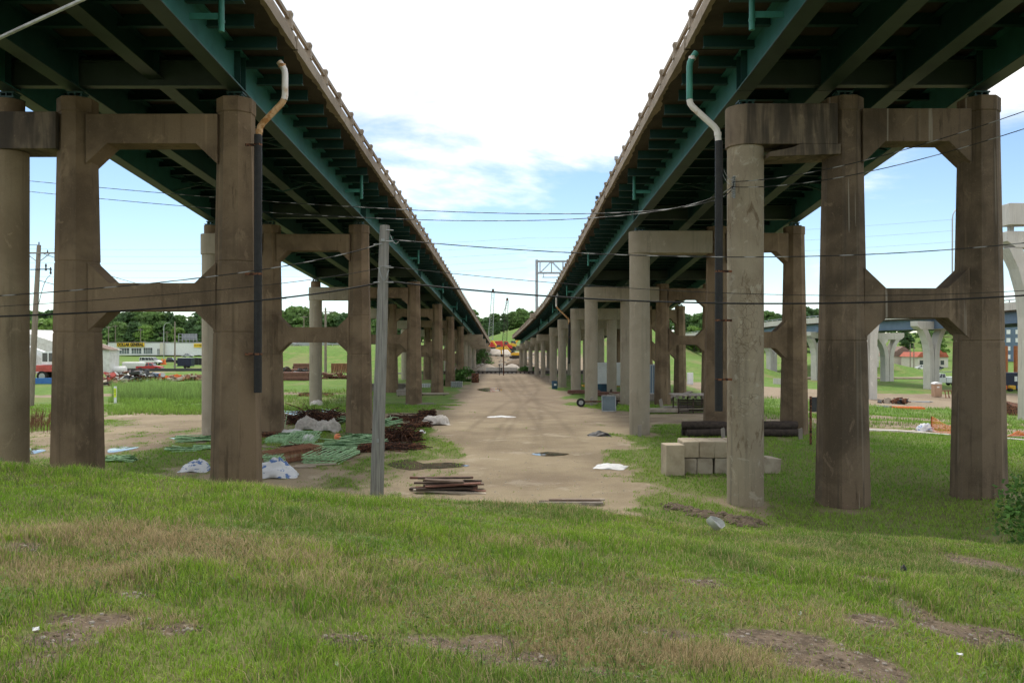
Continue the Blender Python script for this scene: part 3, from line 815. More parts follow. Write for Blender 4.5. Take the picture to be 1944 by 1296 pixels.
# wide ledge where the sign gantry stands
dq = 126; ex = RIGHT['inner'](dq) - 1.87
MB().box((ex - .25, dq, Rslab(dq) + .2), (.9, 2.6, .75)).build('gantry_ledge', 'deck_concrete', RROOT, bev=.03)
# ------------------------------------------------------------------ pipes, poles, cables
def drain(px_top, py_top, pts, black, D, label, upper, brk, dirx):
    P = [W(x, y, D) for x, y in pts]
    t = thing('downspout', label, 'drain pipe', P[0])
    # rounded elbows
    path = []
    for i, p in enumerate(P):
        if 0 < i < len(P) - 1:
            a = p + (P[i - 1] - p).normalized() * .14; b = p + (P[i + 1] - p).normalized() * .14
            path += [a, (a + b) / 4 + p / 2, b]
        else: path.append(p)
    k = len(path)
    cut = 3 if upper == 'pipe_teal' else k
    if upper == 'pipe_teal':
        mid = 5
        MB().tube(path[:mid], .095, 14).build('upper_pipe', 'pipe_teal', t, smooth='edge')
        MB().tube(path[mid - 1:], .0945, 14).build('lower_pipe', 'pipe_white', t, smooth='edge')
    else:
        MB().tube(path[:6], .095, 14).build('upper_pipe', 'pipe_white', t, smooth='edge'); MB().tube(path[5:], .0945, 14).build('lower_pipe', 'pipe_rusted', t, smooth='edge')
    for q in (path[1], path[-2]):
        MB().tube([q + Vector((0, 0, .05)), q - Vector((0, 0, .05))], .108, 14).build('collar', 'pipe_rusted' if upper != 'pipe_teal' else 'pipe_white', t, smooth='edge')
    a, b = W(black[0], black[1], D), W(black[0] - .5, black[2], D)
    n = 16
    MB().tube([a + (b - a) * k / n for k in range(n + 1)], .118, 14).build('sleeve', 'pipe_black', t, smooth='edge')
    rings = MB()
    for k in range(1, 60):
        q = a + (b - a) * k / 60
        rings.tube([q + Vector((0, 0, .012)), q - Vector((0, 0, .012))], .122, 12)
    rings.build('ribs', 'pipe_black', t, smooth='edge', kind='stuff')
    for y in brk:
        q = W(black[0], y, D)
        MB().box(q + Vector((dirx * .21, .02, 0)), (.36, .07, .07)).tube([q + Vector((0, 0, .03)), q - Vector((0, 0, .03))], .128, 12).build('clamp', 'rust', t)
    return t
drain(537, 125, [(530, 118), (541, 132), (541, 190), (493, 240), (491, 262)], (490, 256, 745), 24.95, 'rust streaked white downspout into black sleeve on the left viaduct', 'pipe_white', (275, 520, 672), -1)
drain(1313, 105, [(1322, 100), (1309, 118), (1309, 198), (1362, 246), (1364, 272)], (1365, 268, 780), 24.85, 'teal and white downspout into black sleeve beside cracked column', 'pipe_teal', (515, 608, 720), 1)
drain(1056, 556, [(1060, 556), (1056, 566), (1056, 582), (1080, 606), (1080, 615)], (1081, 612, 690), 92.0, 'small white downspout far up the right viaduct', 'pipe_white', (640,), 1)

def catenary(a, b, sag, n=40):
    a, b = Vector(a), Vector(b)
    return [a + (b - a) * (k / n) - Vector((0, 0, 4 * sag * (k / n) * (1 - k / n))) for k in range(n + 1)]
def cable(pts, r, m, label, name='overhead_cable'):
    return tag(MB().tube(pts, r, 6).build(name, m, smooth=True), label, 'cable', 'overhead cables')
def through(px3, D0, D1, D2, ext=True):
    """a sagging cable through three photographed points"""
    p = [W(*px3[0], D0), W(*px3[1], D1), W(*px3[2], D2)]
    out = []
    for k in range(41):
        t = k / 40
        L0, L1, L2 = 2 * (t - .5) * (t - 1), -4 * t * (t - 1), 2 * t * (t - .5)
        out.append(p[0] * L0 + p[1] * L1 + p[2] * L2)
    return out
# grey wooden stub pole
pole_b, pole_t = W(713, 1010, 20), W(730.5, 428, 20)
t = thing('utility_pole', 'weathered grey wooden pole cut off short in the centre', 'utility pole', pole_b)
rings = []
for k in range(13):
    s = k / 12; c = pole_b + (pole_t - pole_b) * s; r = .170 - .052 * s
    rings.append([c + Vector((math.cos(a), math.sin(a), 0)) * r * (1 + .035 * math.sin(a * 3 + k)) for a in [2 * math.pi * q / 18 for q in range(18)]])
MB().loft(rings).build('shaft', 'pole_wood', t, smooth='edge')
hw = MB()
for y, s in ((437, 1), (458, 1), (464, -1), (508, 1), (536, 1), (536, -1)):
    hw.tube([W(728, y, 19.9), W(728 + 19 * s, y, 19.9)], .016, 6)
hw.tube([W(722, 506, 19.8), W(742, 505, 19.8)], .012, 6).tube(catenary(W(719, 508, 19.82), W(738, 512, 19.82), .28, 10), .012, 6)
hw.tube(catenary(W(741, 446, 19.9), W(757, 458, 19.9), .12, 10), .01, 6)
hw.box(W(727, 456, 19.85), (.08, .05, .06)).box(W(717, 836, 19.82), (.05, .03, .09))
hw.build('hardware', 'steel_grey', t)
cable(through([(745, 455), (1400, 488), (2000, 455)], 20, 19.6, 19), .013, 'cable_twist', 'upper twisted cable running right from the wooden pole')
cable(through([(718, 464), (440, 520), (-40, 564)], 20, 19.6, 19), .013, 'cable_twist', 'upper twisted cable running left from the wooden pole')
cable(through([(738, 506), (1400, 557), (2000, 548)], 20, 19.6, 19), .008, 'cable_black', 'thin middle cable running right from the wooden pole')
cable(through([(720, 509), (440, 548), (-40, 584)], 20, 19.6, 19), .008, 'cable_black', 'thin middle cable running left from the wooden pole')
cable(through([(738, 534), (1340, 575), (2000, 557)], 20, 19.6, 19), .022, 'cable_black', 'thick lowest black cable running right from the wooden pole')
cable(through([(718, 537), (430, 576), (-40, 602)], 20, 19.6, 19), .022, 'cable_black', 'thick lowest black cable running left from the wooden pole')
cable(through([(1392, 347), (960, 405), (40, 342)], 24.6, 29, 38), .014, 'cable_twist', 'upper service cable between the viaducts left of the cracked column')
cable(through([(1392, 353), (880, 419), (40, 362)], 24.6, 29, 38), .014, 'cable_twist', 'lower service cable between the viaducts left of the cracked column')
cable(through([(1392, 345), (1640, 305), (2010, 188)], 24.6, 23.4, 22), .013, 'cable_twist', 'upper service cable rising right from the cracked column')
cable(through([(1392, 355), (1640, 328), (2010, 223)], 24.6, 23.4, 22), .013, 'cable_twist', 'lower service cable rising right from the cracked column')
cable([W(-260, 193, 9), W(60, 44, 9), W(400, -112, 9)], .020, 'cable_bright', 'bright bare cable crossing the upper left corner')
t = thing('cable_bracket', 'coil of insulators bolted to the cracked round column', 'bracket', W(1393, 355, 24.85))
MB().box(W(1394, 355, 24.87), (.05, .06, .66)).build('back_plate', 'galv', t)
ins = MB()
for k in range(9): ins.tube([W(1389, 338 + k * 4.4, 24.80), W(1396, 336 + k * 4.4, 24.80)], .026, 8)
ins.tube(catenary(W(1391, 341, 24.7), W(1374, 322, 24.8), .10, 10), .011, 6).tube(catenary(W(1391, 350, 24.7), W(1372, 330, 24.8), .12, 10), .011, 6).build('insulator', 'steel_grey', t)

# ------------------------------------------------------------------ yard: timber, blocks, sheets
def plank(c, L, w, h, rz, tilt, m, label, group, cat='plank', name='plank'):
    o = MB().box((0, 0, 0), (L, w, h)).build(name, m)
    o.location = c; o.rotation_euler = Euler((R.uniform(-.05, .05), tilt, rz))
    return tag(o, label, cat, group)
ORD = ['first', 'second', 'third', 'fourth', 'fifth', 'sixth', 'seventh', 'eighth', 'ninth', 'tenth', 'eleventh', 'twelfth', 'thirteenth', 'fourteenth', 'fifteenth', 'sixteenth', 'seventeenth', 'eighteenth']
b = on(852, 27.6)
for k in range(16):
    lay = k // 4; row = k % 4
    L = R.uniform(1.2, 2.3) if k > 3 else R.uniform(2.1, 2.65)
    plank(b + Vector((R.uniform(-.25, .3) - lay * .02, -.25 + row * .27 + R.uniform(-.05, .05), .05 + lay * .11 + R.uniform(-.02, .03))), L, R.uniform(.14, .22), R.uniform(.045, .07), R.uniform(-.24, .16), R.uniform(-.045, .045),
          ('wood_plank', 'wood_dark', 'wood_red', 'wood_plank')[(k + lay) % 4] if k > 0 else 'wood_pale', '%s plank from the front in the %s layer of the pile behind the bank' % (ORD[row], ['bottom', 'second', 'third', 'top'][lay]), 'planks in the low pile behind the bank')
b = on(1090, 25.2)
for k in range(6):
    plank(b + Vector((R.uniform(-.35, .35), R.uniform(-.05, .25), .04 + .05 * (k // 2))), R.uniform(1.3, 2.1), .13, .05, R.uniform(-.05, .02), 0, ('wood_grey', 'wood_pale', 'wood_plank')[k % 3], '%s board of the %s layer in the flat bundle at the grass edge' % (('front', 'rear')[k % 2], ('bottom', 'middle', 'top')[k // 2]), 'boards of the flat bundle')
def block(c, d, rz, label, tilt=(0, 0), m='block'):
    mb = MB()
    n = 3
    hx, hy, hz = d[0] / 2, d[1] / 2, d[2] / 2
    vs = [Vector((x * hx + R.uniform(-.012, .012), y * hy + R.uniform(-.012, .012), z * hz + R.uniform(-.012, .012))) for z in (-1, 1) for x, y in ((-1, -1), (1, -1), (1, 1), (-1, 1))]
    mb.add(vs, [(0, 3, 2, 1), (4, 5, 6, 7), (0, 1, 5, 4), (1, 2, 6, 5), (2, 3, 7, 6), (3, 0, 4, 7)])
    o = mb.build('concrete_block', m, bev=.035)
    o.location = c; o.rotation_euler = Euler((tilt[0], tilt[1], rz))
    return tag(o, label, 'concrete block', 'concrete blocks beside the cracked column')
Db = 31.3
def bx(px): return (px - 972) / F * Db
gzb = gz(bx(1330), Db)
block((bx(1275), Db - .2, gzb + .57), (.70, .66, 1.18), .12, 'concrete block standing on end, leftmost of the blocks')
for px, lab in ((1308, 'left concrete block of the bottom row, next to the upright one'), (1339, 'middle concrete block of the bottom row'), (1371, 'concrete block of the bottom row nearest the cracked column')):
    block((bx(px), Db + .55, gzb + .29), (.58, 1.2, .60), R.uniform(-.06, .03), lab, (0, R.uniform(-.02, .05)), 'block_dark')
for px, lab in ((1312, 'left concrete block of the top row'), (1341.5, 'middle concrete block of the top row'), (1370, 'concrete block of the top row nearest the cracked column'), (1400, 'concrete block of the top row behind the cracked column')):
    block((bx(px), Db + .55, gzb + .29 + .62 + R.uniform(0, .015)), (.57, 1.25, .62), R.uniform(-.05, .05), lab, (0, R.uniform(-.02, .03)))
block((bx(1402), Db + .6, gzb + .29), (.60, 1.2, .60), .04, 'concrete block of the bottom row behind the cracked column', m='block_dark')
block((bx(1462), Db + .3, gzb + .30), (.66, .8, .62), .25, 'broken concrete block right of the cracked column', (0, .12), 'block_dark')
# logs
for i, (px, py, n) in enumerate([(1316, 829, 5), (1468, 829, 5), (1275, 788, 0)]):
    if not n: continue
    b = G(px, py)
    for k in range(n):
        y, z = (k % 3) * .42 + (.2 if k > 2 else 0), .22 + (.36 if k > 2 else 0)
        L = R.uniform(2.2, 2.7) if i == 0 else 2.9
        o = MB().tube([(x * L, .02 * math.sin(x * 5 + k), .015 * math.sin(x * 7 + k)) for x in np.linspace(-.5, .5, 7)], [.20, .215, .21, .205, .2, .21, .195], 12).build('log', 'creosote', smooth='edge')
        o.location = b + Vector((R.uniform(-.15, .25) + (.6 if i == 0 else -.1), y, z)); o.rotation_euler = (R.random() * 6, 0, R.uniform(-.06, .06))
        tag(o, '%s creosoted log of the pile %s' % (['front bottom', 'middle bottom', 'rear bottom', 'front upper', 'rear upper'][k], ['left of the second right pier', 'behind the cracked column'][i]), 'log', ['logs left of the second right pier', 'logs behind the cracked column'][i])
# stakes at column feet
for px, py, lean, lab in [(769, 748, .03, 'grey timber stub at the third left pier'), (661, 823, .02, 'grey timber stub at the foot of the second left pier'), (597, 766, .0, 'timber stub at the grey round column far left'), (497, 812, -.04, 'grey timber stub leaning beside the green frame at left'),
                          (1214, 828, .0, 'weathered timber stub at the smooth grey round column'), (1373, 833, -.08, 'weathered timber stub behind the black sleeve'), (1519, 834, .0, 'short timber stub at the outer brown column right'),
                          (1123, 770, .0, 'timber stub at the third right pier column'), (1256, 774, -.14, 'leaning plank stub at the third right pier'), (1160, 752, .0, 'dark timber stub at the fourth right pier')]:
    p = G(px, py)
    h = {661: .62, 1214: .62}.get(px, .58)
    o = MB().loft([[Vector((x * .095, y * .07, z)) for x, y in ((-1, -1), (1, -1), (1, 1), (-1, 1))] for z in (-.15, h - .05)] + [[Vector((x * .08, y * .06, h + x * .03)) for x, y in ((-1, -1), (1, -1), (1, 1), (-1, 1))]]).build('timber_stub', 'wood_grey' if px != 1160 else 'wood_dark')
    s = 1.0 if p.y < 60 else 1.25
    o.location = p + Vector((0, -.05, 0)); o.rotation_euler = (0, lean, R.uniform(-.3, .3)); o.scale = (s, s, s)
    tag(o, lab, 'timber stub', 'timber stubs at the column feet')
# crumpled sheets, sacks, tarps
def crumple(c, sx, sy, h, m, label, cat, name, seed, rz=0, n=22, group=None, drape=1.0):
    xs = np.linspace(-1, 1, n)
    U, V = np.meshgrid(xs, xs, indexing='ij')
    rr = np.sqrt(U ** 2 + V ** 2)
    out = 1 + .3 * (fbm(U * 1.7 + seed, V * 1.7, seed) - .5)
    X = U * sx * out; Y = V * sy * out
    Z = h * np.clip(1 - rr ** 1.6 * .8, 0, 1) ** drape * (.35 + 1.0 * fbm(U * 2 + seed, V * 2 + 4, seed + 3)) + h * .45 * np.abs(fbm(U * 4 + 9, V * 4 + seed, seed + 5) - .5) + .02
    Z = np.where(rr > .92, Z * .35, Z)
    P = np.stack([X, Y, Z], -1).reshape(-1, 3)
    ii = np.arange(n * n).reshape(n, n)
    f = np.stack([ii[:-1, :-1], ii[1:, :-1], ii[1:, 1:], ii[:-1, 1:]], -1).reshape(-1, 4)
    o = npmesh(name, P, 4, m, fidx=f, smooth=True)
    so = o.modifiers.new('thick', 'SOLIDIFY'); so.thickness = min(.012, sx * .03)
    o.location = c; o.rotation_euler = (0, 0, rz)
    return tag(o, label, cat, group)
crumple(G(520, 905), .85, .55, .62, 'tarp_blue_white', 'blue and white crumpled tarp heaped right of the nearest left column', 'tarp', 'tarp', 3, .2)
crumple(G(372, 893), .55, .5, .45, 'tarp_blue_white', 'blue and white crumpled tarp peeping out left of the nearest left column', 'tarp', 'tarp', 11)
crumple(G(1755, 818), .55, .5, .55, 'tarp_blue_white', 'blue and white tarp bundle beside the orange fence', 'tarp', 'tarp', 17)
crumple(G(583, 816), .75, .5, .75, 'sack', 'pale grey sack, larger of two in front of the rusty rebar', 'sack', 'sack', 23, .2, drape=.5)
crumple(G(622, 819), .75, .45, .68, 'sack', 'pale grey sack, flatter of two, nearest the second left pier', 'sack', 'sack', 29, -.1, drape=.45)
crumple(G(550, 823), 1.1, .45, .26, 'white_plastic', 'flattened white plastic sheet in front of the pale sacks', 'plastic sheet', 'plastic_sheet', 31)
crumple(G(587, 838), .36, .3, .40, 'white_plastic', 'small white plastic bag lying on green frames', 'plastic bag', 'plastic_bag', 37, drape=.6)
crumple(G(601, 769), .55, .4, .40, 'sack', 'white sack lying at the foot of the round column', 'sack', 'sack', 41, drape=.5)
crumple(G(828, 806), .85, .6, .62, 'sack', 'grey canvas bundle at the right end of the rusty heaps', 'canvas bundle', 'canvas_bundle', 43, .3, drape=.5)
crumple(G(1138, 827), .62, .4, .24, 'black_paint', 'black plastic heap on the gravel near the smooth round column', 'plastic heap', 'plastic_heap', 47)
o = crumple(G(1160, 887), .62, .55, .16, 'white_plastic', 'bent white metal sheet lying on the gravel road', 'metal sheet', 'metal_sheet', 53, -.3)
crumple(G(800, 822), .25, .2, .2, 'white_plastic', 'scrap of white plastic between rusty heaps', 'plastic scrap', 'plastic_scrap', 59)
crumple(G(952, 792), 1.0, .25, .10, 'white_plastic', 'long pale sheet lying flat on the middle of the road', 'plastic sheet', 'plastic_sheet', 61)
# white bucket lid in the grass
p = G(1350, 1010)
lid = MB()
rg = []
for r, z in ((.02, .0), (.10, .02), (.13, .05), (.14, .14), (.135, .14), (.125, .055), (.02, .012)):
    rg.append([Vector((r * math.cos(a) * (1.05 if a < 3 else .9), r * math.sin(a), z + .02 * math.sin(a * 2))) for a in [2 * math.pi * k / 20 for k in range(20)]])
lid.loft(rg)
o = lid.build('bucket', 'white_plastic', smooth='edge'); o.location = p + Vector((0, 0, .08)); o.rotation_euler = (math.radians(50), .5, .5); o.scale = (.95, .5, .8)
tag(o, 'crushed white plastic bucket lying in the grass at the crest', 'bucket')
p = G(1715, 1092)
crumple(p + Vector((0, 0, .03)), .03, .03, .05, 'black_paint', 'scrap of black plastic in the grass at the right', 'plastic scrap', 'plastic_scrap', 67, n=10)
for i, (px, py) in enumerate([(1520, 1175), (1822, 1252), (68, 1205), (640, 1272)]):
    w_, h_ = R.uniform(.03, .05), R.uniform(.012, .02)
    o = MB().add([(-w_ / 2, -h_ / 2, 0), (w_ * .1, -h_ * .7, .008), (w_ / 2, -h_ * .2, 0), (w_ * .4, h_ / 2, .012), (-w_ * .1, h_ * .6, .004), (-w_ / 2, h_ * .3, .01)], [(0, 1, 4, 5), (1, 2, 3, 4)]).build('litter', 'white_plastic')
    o.location = G(px, py) + Vector((0, 0, .03)); o.rotation_euler = (.5, .2, R.random() * 6)
    tag(o, '%s scrap of white litter from the left on the grassy bank' % ORD[[2, 3, 0, 1][i]], 'litter', 'litter on the bank')
# orange ball
p = G(641, 836)
o = MB().lathe((0, 0, 0), [(.19 * math.sin(a), -.19 * math.cos(a)) for a in np.linspace(.05, math.pi - .05, 12)], 20).build('ball', 'orange_ball', smooth=True)
o.location = p + Vector((0, 0, .17)); tag(o, 'orange ball lying between green frames and the pier', 'ball')

# ------------------------------------------------------------------ yard: steel
def wires(c, axis, L, wid, h, n, r, m, name, label, cat, seed, curl=.0, jit=.25, sides=4, kind='stuff'):
    q = random.Random(seed); mb = MB(); cnt = []
    for k in range(n):
        a = axis + q.gauss(0, jit)
        l = L * q.uniform(.5, 1.05)
        u, v = q.gauss(0, .4), q.random()
        ox = q.uniform(-.5, .5) * (L - l) ; oy = u * wid
        oz = .03 + h * v * max(0.1, 1 - abs(u) * .9) * (1.0 if q.random() < .85 else 1.5)
        ca, sa = math.cos(a), math.sin(a); b0 = q.uniform(-1, 1) * curl; ph = q.random() * 6
        pts = []; tl = q.gauss(0, .45) * h
        ns = 6 if curl else 2
        for s in range(ns):
            t = s / (ns - 1) - .5
            x = t * l + ox; y = oy + b0 * math.sin(t * 3 + ph) * .5; z = oz + (t * tl if ns == 2 else t * tl + b0 * .9 * math.cos(t * 5 + ph) * h)
            pts.append((c.x + ca * x - sa * y, c.y + sa * x + ca * y, max(c.z + .02, c.z + z)))
        mb.tube(pts, r, sides, False); cnt.append(len(mb.f))
    o = mb.build(name, m); o['kind'] = kind
    dk = {'rust': 'rust_dark', 'green_rod': 'green_dark', 'rust_light': 'rust_dark'}.get(m)
    if dk:
        o.data.materials.append(MAT(dk)); mi = np.zeros(len(mb.f), np.int32); a0 = 0
        for k, c1 in enumerate(cnt):
            mi[a0:c1] = 1 if k % 5 in (0, 2) else 0; a0 = c1
        o.data.polygons.foreach_set('material_index', mi)
    return tag(o, label, cat)
wires(G(590, 805) + Vector((0, .5, 0)), .1, 3.6, 1.0, .62, 230, .019, 'rust', 'rebar_heap', 'dark rusty rebar heap behind the pale sacks', 'rebar heap', 1, 0.9, 0.85)
wires(G(640, 802) + Vector((-.6, 1.2, 0)), .05, 2.4, .7, .45, 100, .019, 'rust', 'rebar_heap', 'rusty rebar heap against the second left pier', 'rebar heap', 2, 0.7, 0.95)
wires(G(756, 838), .35, 2.7, .45, .62, 170, .019, 'rust', 'rebar_heap', 'rusty tangled wire heap right of the wooden pole', 'rebar heap', 4, 0.6, 0.85)
wires(G(790, 812) + Vector((0, .3, 0)), .5, 2.0, .3, .35, 70, .02, 'rust', 'rebar_heap', 'rusty bars reaching up to the canvas bundle', 'rebar heap', 5, 0.6, 0.60)
wires(G(745, 851), .0, 3.2, .8, .18, 95, .02, 'rust', 'rebar_heap', 'flat spread of rusty mats beside the wooden pole', 'rebar heap', 6, 0.6, 0.55)
wires(G(810, 790), .0, 1.4, .35, .38, 70, .02, 'rust', 'rebar_heap', 'small rusty bundle behind the canvas bundle', 'rebar heap', 8, 0.6, 0.55)
wires(G(735, 808), .15, 2.0, .9, .30, 80, .02, 'green_rod', 'green_bar_heap', 'green coated bars heaped between pier and pole', 'bar heap', 9, 0.3, 0.65)
wires(G(665, 850), .42, 3.6, .35, .42, 34, .017, 'green_rod', 'green_bar_heap', 'long green bars slanting up toward the wooden pole', 'bar heap', 10, 0, .12)
wires(G(230, 876), .02, 1.25, .28, .22, 38, .02, 'green_rod', 'green_bar_heap', 'green bar bundle beside the second brown column at left', 'bar heap', 12, .1, .05)
wires(G(368, 838), .25, 1.8, .40, .30, 44, .021, 'green_rod', 'green_bar_heap', 'green bar bundle just left of the nearest left column', 'bar heap', 13, 0, .1)
wires(G(400, 852), .05, 1.6, .25, .18, 30, .02, 'green_rod', 'green_bar_heap', 'lower green bar bundle half hidden by the nearest left column', 'bar heap', 14, 0, .06)
wires(G(600, 752), .02, 3.6, .5, .22, 120, .02, 'rust_light', 'rebar_heap', 'brown rebar spread behind the round column', 'rebar heap', 15, .1, .15)
wires(G(640, 806) + Vector((0, 1.6, 0)), .0, 1.6, .5, .35, 44, .021, 'green_rod', 'green_bar_heap', 'green bars behind the rusty heap at the second pier', 'bar heap', 16, 0.3, 0.55)
wires(G(560, 832), .1, 2.2, .5, .25, 60, .02, 'green_rod', 'green_bar_heap', 'loose green bars in front of the white plastic sheet', 'bar heap', 71, 0.3, 0.55)
wires(G(690, 838), .25, 2.4, .5, .35, 60, .021, 'green_rod', 'green_bar_heap', 'green bars beside the foot of the wooden pole', 'bar heap', 72, 0.3, 0.55)
wires(G(640, 862), .1, 2.2, .6, .22, 60, .02, 'rust', 'rebar_heap', 'rusty bars between the two green grating stacks', 'rebar heap', 73, 0.6, 0.85)
wires(G(560, 858), -.1, 1.6, .5, .25, 50, .02, 'rust', 'rebar_heap', 'rusty bars behind the reinforcing cage', 'rebar heap', 74, 0.6, 0.85)
wires(G(770, 798), .1, 2.6, .6, .3, 70, .02, 'rust', 'rebar_heap', 'rusty bars behind the tangled wire heap', 'rebar heap', 75, 0.6, 0.85)
wires(G(350, 855), .1, 1.8, .4, .12, 24, .02, 'green_rod', 'green_bar_heap', 'few green bars lying by the puddle at left', 'bar heap', 76, 0, .2)
# green frames lying flat
def flat_frame(L, w, nb, m):
    f = MB()
    f.tube([(-L / 2, -w / 2, 0), (L / 2, -w / 2, 0), (L / 2, w / 2, 0), (-L / 2, w / 2, 0), (-L / 2, -w / 2, 0)], .021, 5, False)
    for k in range(nb):
        x = -L / 2 + L * (k + 1) / (nb + 1)
        f.tube([(x, -w / 2, 0), (x, w / 2, 0)], .015, 4, False)
    return f.build('steel_grating', m)
def frame_stack(c, L, w, nb, n, m, rz, label, group, dz=.045, tilt=0):
    pr = flat_frame(L, w, nb, m)
    for k in range(n):
        o = pr if k == 0 else pr.copy()
        if k: COL.objects.link(o)
        o.location = c + Vector((R.uniform(-.06, .06), R.uniform(-.06, .06), .05 + k * dz)); o.rotation_euler = (tilt + R.uniform(-.03, .03), R.uniform(-.03, .03), rz + R.uniform(-.10, .10))
        tag(o, ('topmost ' if k == n - 1 else 'bottom ' if k == 0 else ORD[k] + ' lowest ') + label, 'grating', group)
frame_stack(on(628, 35.0), 1.45, 2.3, 2, 8, 'green_rod', -.22, 'green coated steel frame in the stack nearest the wooden pole', 'green frames stacked left of the pole', tilt=.06)
frame_stack(on(573, 41.5), 1.3, 2.4, 3, 7, 'green_rod', .05, 'green coated steel frame under the white plastic bag', 'green frames under the white bag', tilt=.1)
frame_stack(on(530, 42), 1.0, 1.5, 3, 6, 'green_rod', -.05, 'green coated steel frame in the low stack in the middle left', 'green frames in the low stack', .04)
frame_stack(G(513, 830), 1.0, .7, 2, 6, 'rust', .0, 'rusty flat steel frame beside the nearest left column', 'rusty frames near the column', .04)
frame_stack(G(705, 858), 1.1, .6, 3, 6, 'rust', .1, 'rusty flat steel frame under the slanting green bars', 'rusty frames under the green bars', .05)
frame_stack(G(520, 882), .7, .6, 2, 8, 'green_rod', .1, 'green steel frame at the end of the rusty cage', 'green frames at the cage end', .05)
# rusty reinforcing cage
c = G(545, 878); cg = MB()
for k in range(34):
    x = -.75 + 1.5 * k / 33
    cg.tube([(x, -.42, .03), (x + .05, -.38, .42), (x + .05, .35, .46), (x, .42, .04), (x, -.42, .03)], .010, 4, False)
for y, z in ((-.41, .1), (-.39, .3), (-.38, .43), (0, .45), (.36, .46), (.4, .2)):
    cg.tube([(-.8, y, z), (.8, y, z)], .012, 4, False)
o = cg.build('reinforcing_cage', 'rust_light'); o.location = c + Vector((0, .5, 0)); o.rotation_euler = (0, -.03, .95); o.scale = (1.7, 1.0, 1.15)
tag(o, 'rusty wire reinforcing cage lying left of the green frame stack', 'reinforcing cage')
# standing green hoop frames
for px, py, h, w, lab in ((503, 812, 1.35, .9, 'bent green hoop standing behind the nearest left column'), (540, 812, .95, .25, 'narrow pale hoop standing beside the white plastic sheet')):
    p = G(px, py)
    o = MB().tube([(-w / 2, 0, -.1), (-w / 2 - .1, .1, h), (w / 2, .1, h - .2), (w / 2 - .15, 0, -.1)], .016, 6).build('hoop_frame', 'green_rod')
    o.location = p; tag(o, lab, 'hoop')
# loose boards among the steel
for k, (px, py, L, rz) in enumerate([(600, 884, 1.6, .3), (570, 888, 1.2, .15), (640, 868, 1.3, .1), (505, 850, .9, 0), (742, 842, 1.5, .05)]):
    plank(G(px, py) + Vector((0, 0, .05)), L, .1, .05, rz, 0, 'wood_pale', '%s loose pale board lying among the green gratings' % ['long front', 'leftmost', 'middle', 'short rear', 'rightmost'][k], 'loose boards among the frames')
for k in range(7):
    plank(G(795, 768) + Vector((R.uniform(-.3, .6), R.uniform(-.3, .3), .05 + .04 * (k // 3))), R.uniform(1.0, 2.2), .13, .05, R.uniform(-.12, .12), 0, 'wood_grey', '%s grey board scattered at the foot of the third left pier' % ORD[k], 'boards at the third left pier')

# ------------------------------------------------------------------ lumber stacks and site gear further in
def lumber(c, L, nrow, nlay, w, h, rz, m, label, gap=.015, name='lumber_stack'):
    t = thing(name, label, 'lumber stack', (0, 0, 0))
    pr = MB().box((0, 0, 0), (L, w, h)).build('board', m)
    first = True
    for l in range(nlay):
        for k in range(nrow):
            o = pr if first else pr.copy()
            if not first: COL.objects.link(o)
            first = False
            o.parent = t; o.location = (R.uniform(-.06, .06) * L * .4, (k - (nrow - 1) / 2) * (w + gap), .1 + h / 2 + l * (h + gap * 1.3)); o.rotation_euler = (0, 0, R.uniform(-.01, .01))
    sk = MB()
    for x in (-.35, .35): sk.box((x * L, 0, .05), (.1, nrow * w, .1))
    sk.build('skid', 'wood_dark', t)
    t.location = c; t.rotation_euler = (0, 0, rz); return t
lumber(G(735, 744), 4.2, 3, 6, .28, .13, .05, 'wood_grey', 'tall grey timber stack between the wooden pole and third pier')
lumber(G(752, 752) + Vector((.8, 0, 0)), 1.5, 2, 5, .3, .1, .1, 'wood_grey', 'small banded timber stack in front of the tall grey one')
lumber(G(823, 750), 3.2, 4, 1, .2, .12, .0, 'wood_pale', 'single layer of pale beams at the fourth left pier')
lumber(G(1262, 784), 3.4, 4, 2, .25, .12, .03, 'wood_pale', 'low pallet of pale boards beside the third right pier')
lumber(G(1287, 778), 2.2, 3, 2, .25, .09, .2, 'wood_grey', 'short grey boards on the right of the low pallet')
lumber(G(1148, 752), 3.2, 4, 2, .3, .16, .0, 'wood_red', 'reddish timbers lying across behind the third right pier')
lumber(G(1108, 748), 3.4, 3, 2, .3, .16, .0, 'wood_red', 'reddish timber skid at the fourth right pier')
lumber(G(1245, 762), 3.0, 3, 4, .28, .14, .0, 'wood_grey', 'grey timber stack half hidden behind the brown column')
lumber(G(556, 722), 5.2, 4, 4, .5, .28, .05, 'wood_red', 'brown panel stack nearest in the left storage yard')
lumber(G(577, 706), 4.2, 3, 6, .5, .26, .4, 'wood_red', 'taller brown panel stack behind in the left storage yard')
lumber(G(543, 708), 5.2, 4, 3, .5, .22, -.15, 'wood_red', 'low brown panel stack at the left yard edge')
p = G(645, 708); t = thing('steel_form_rack', 'row of leaning rusty steel forms beside the power pole', 'steel forms', p)
for k in range(7):
    MB().prism([Vector((p.x - 1.6 + k * .45, 0, p.z + .05)), Vector((p.x - 1.35 + k * .45, 0, p.z + .05)), Vector((p.x - 1.2 + k * .48, 0, p.z + 1.9)), Vector((p.x - 1.65 + k * .48, 0, p.z + 1.9))], (0, p.y - .3, 0), (0, p.y + .3, 0)).build('form', 'rust_light', t)
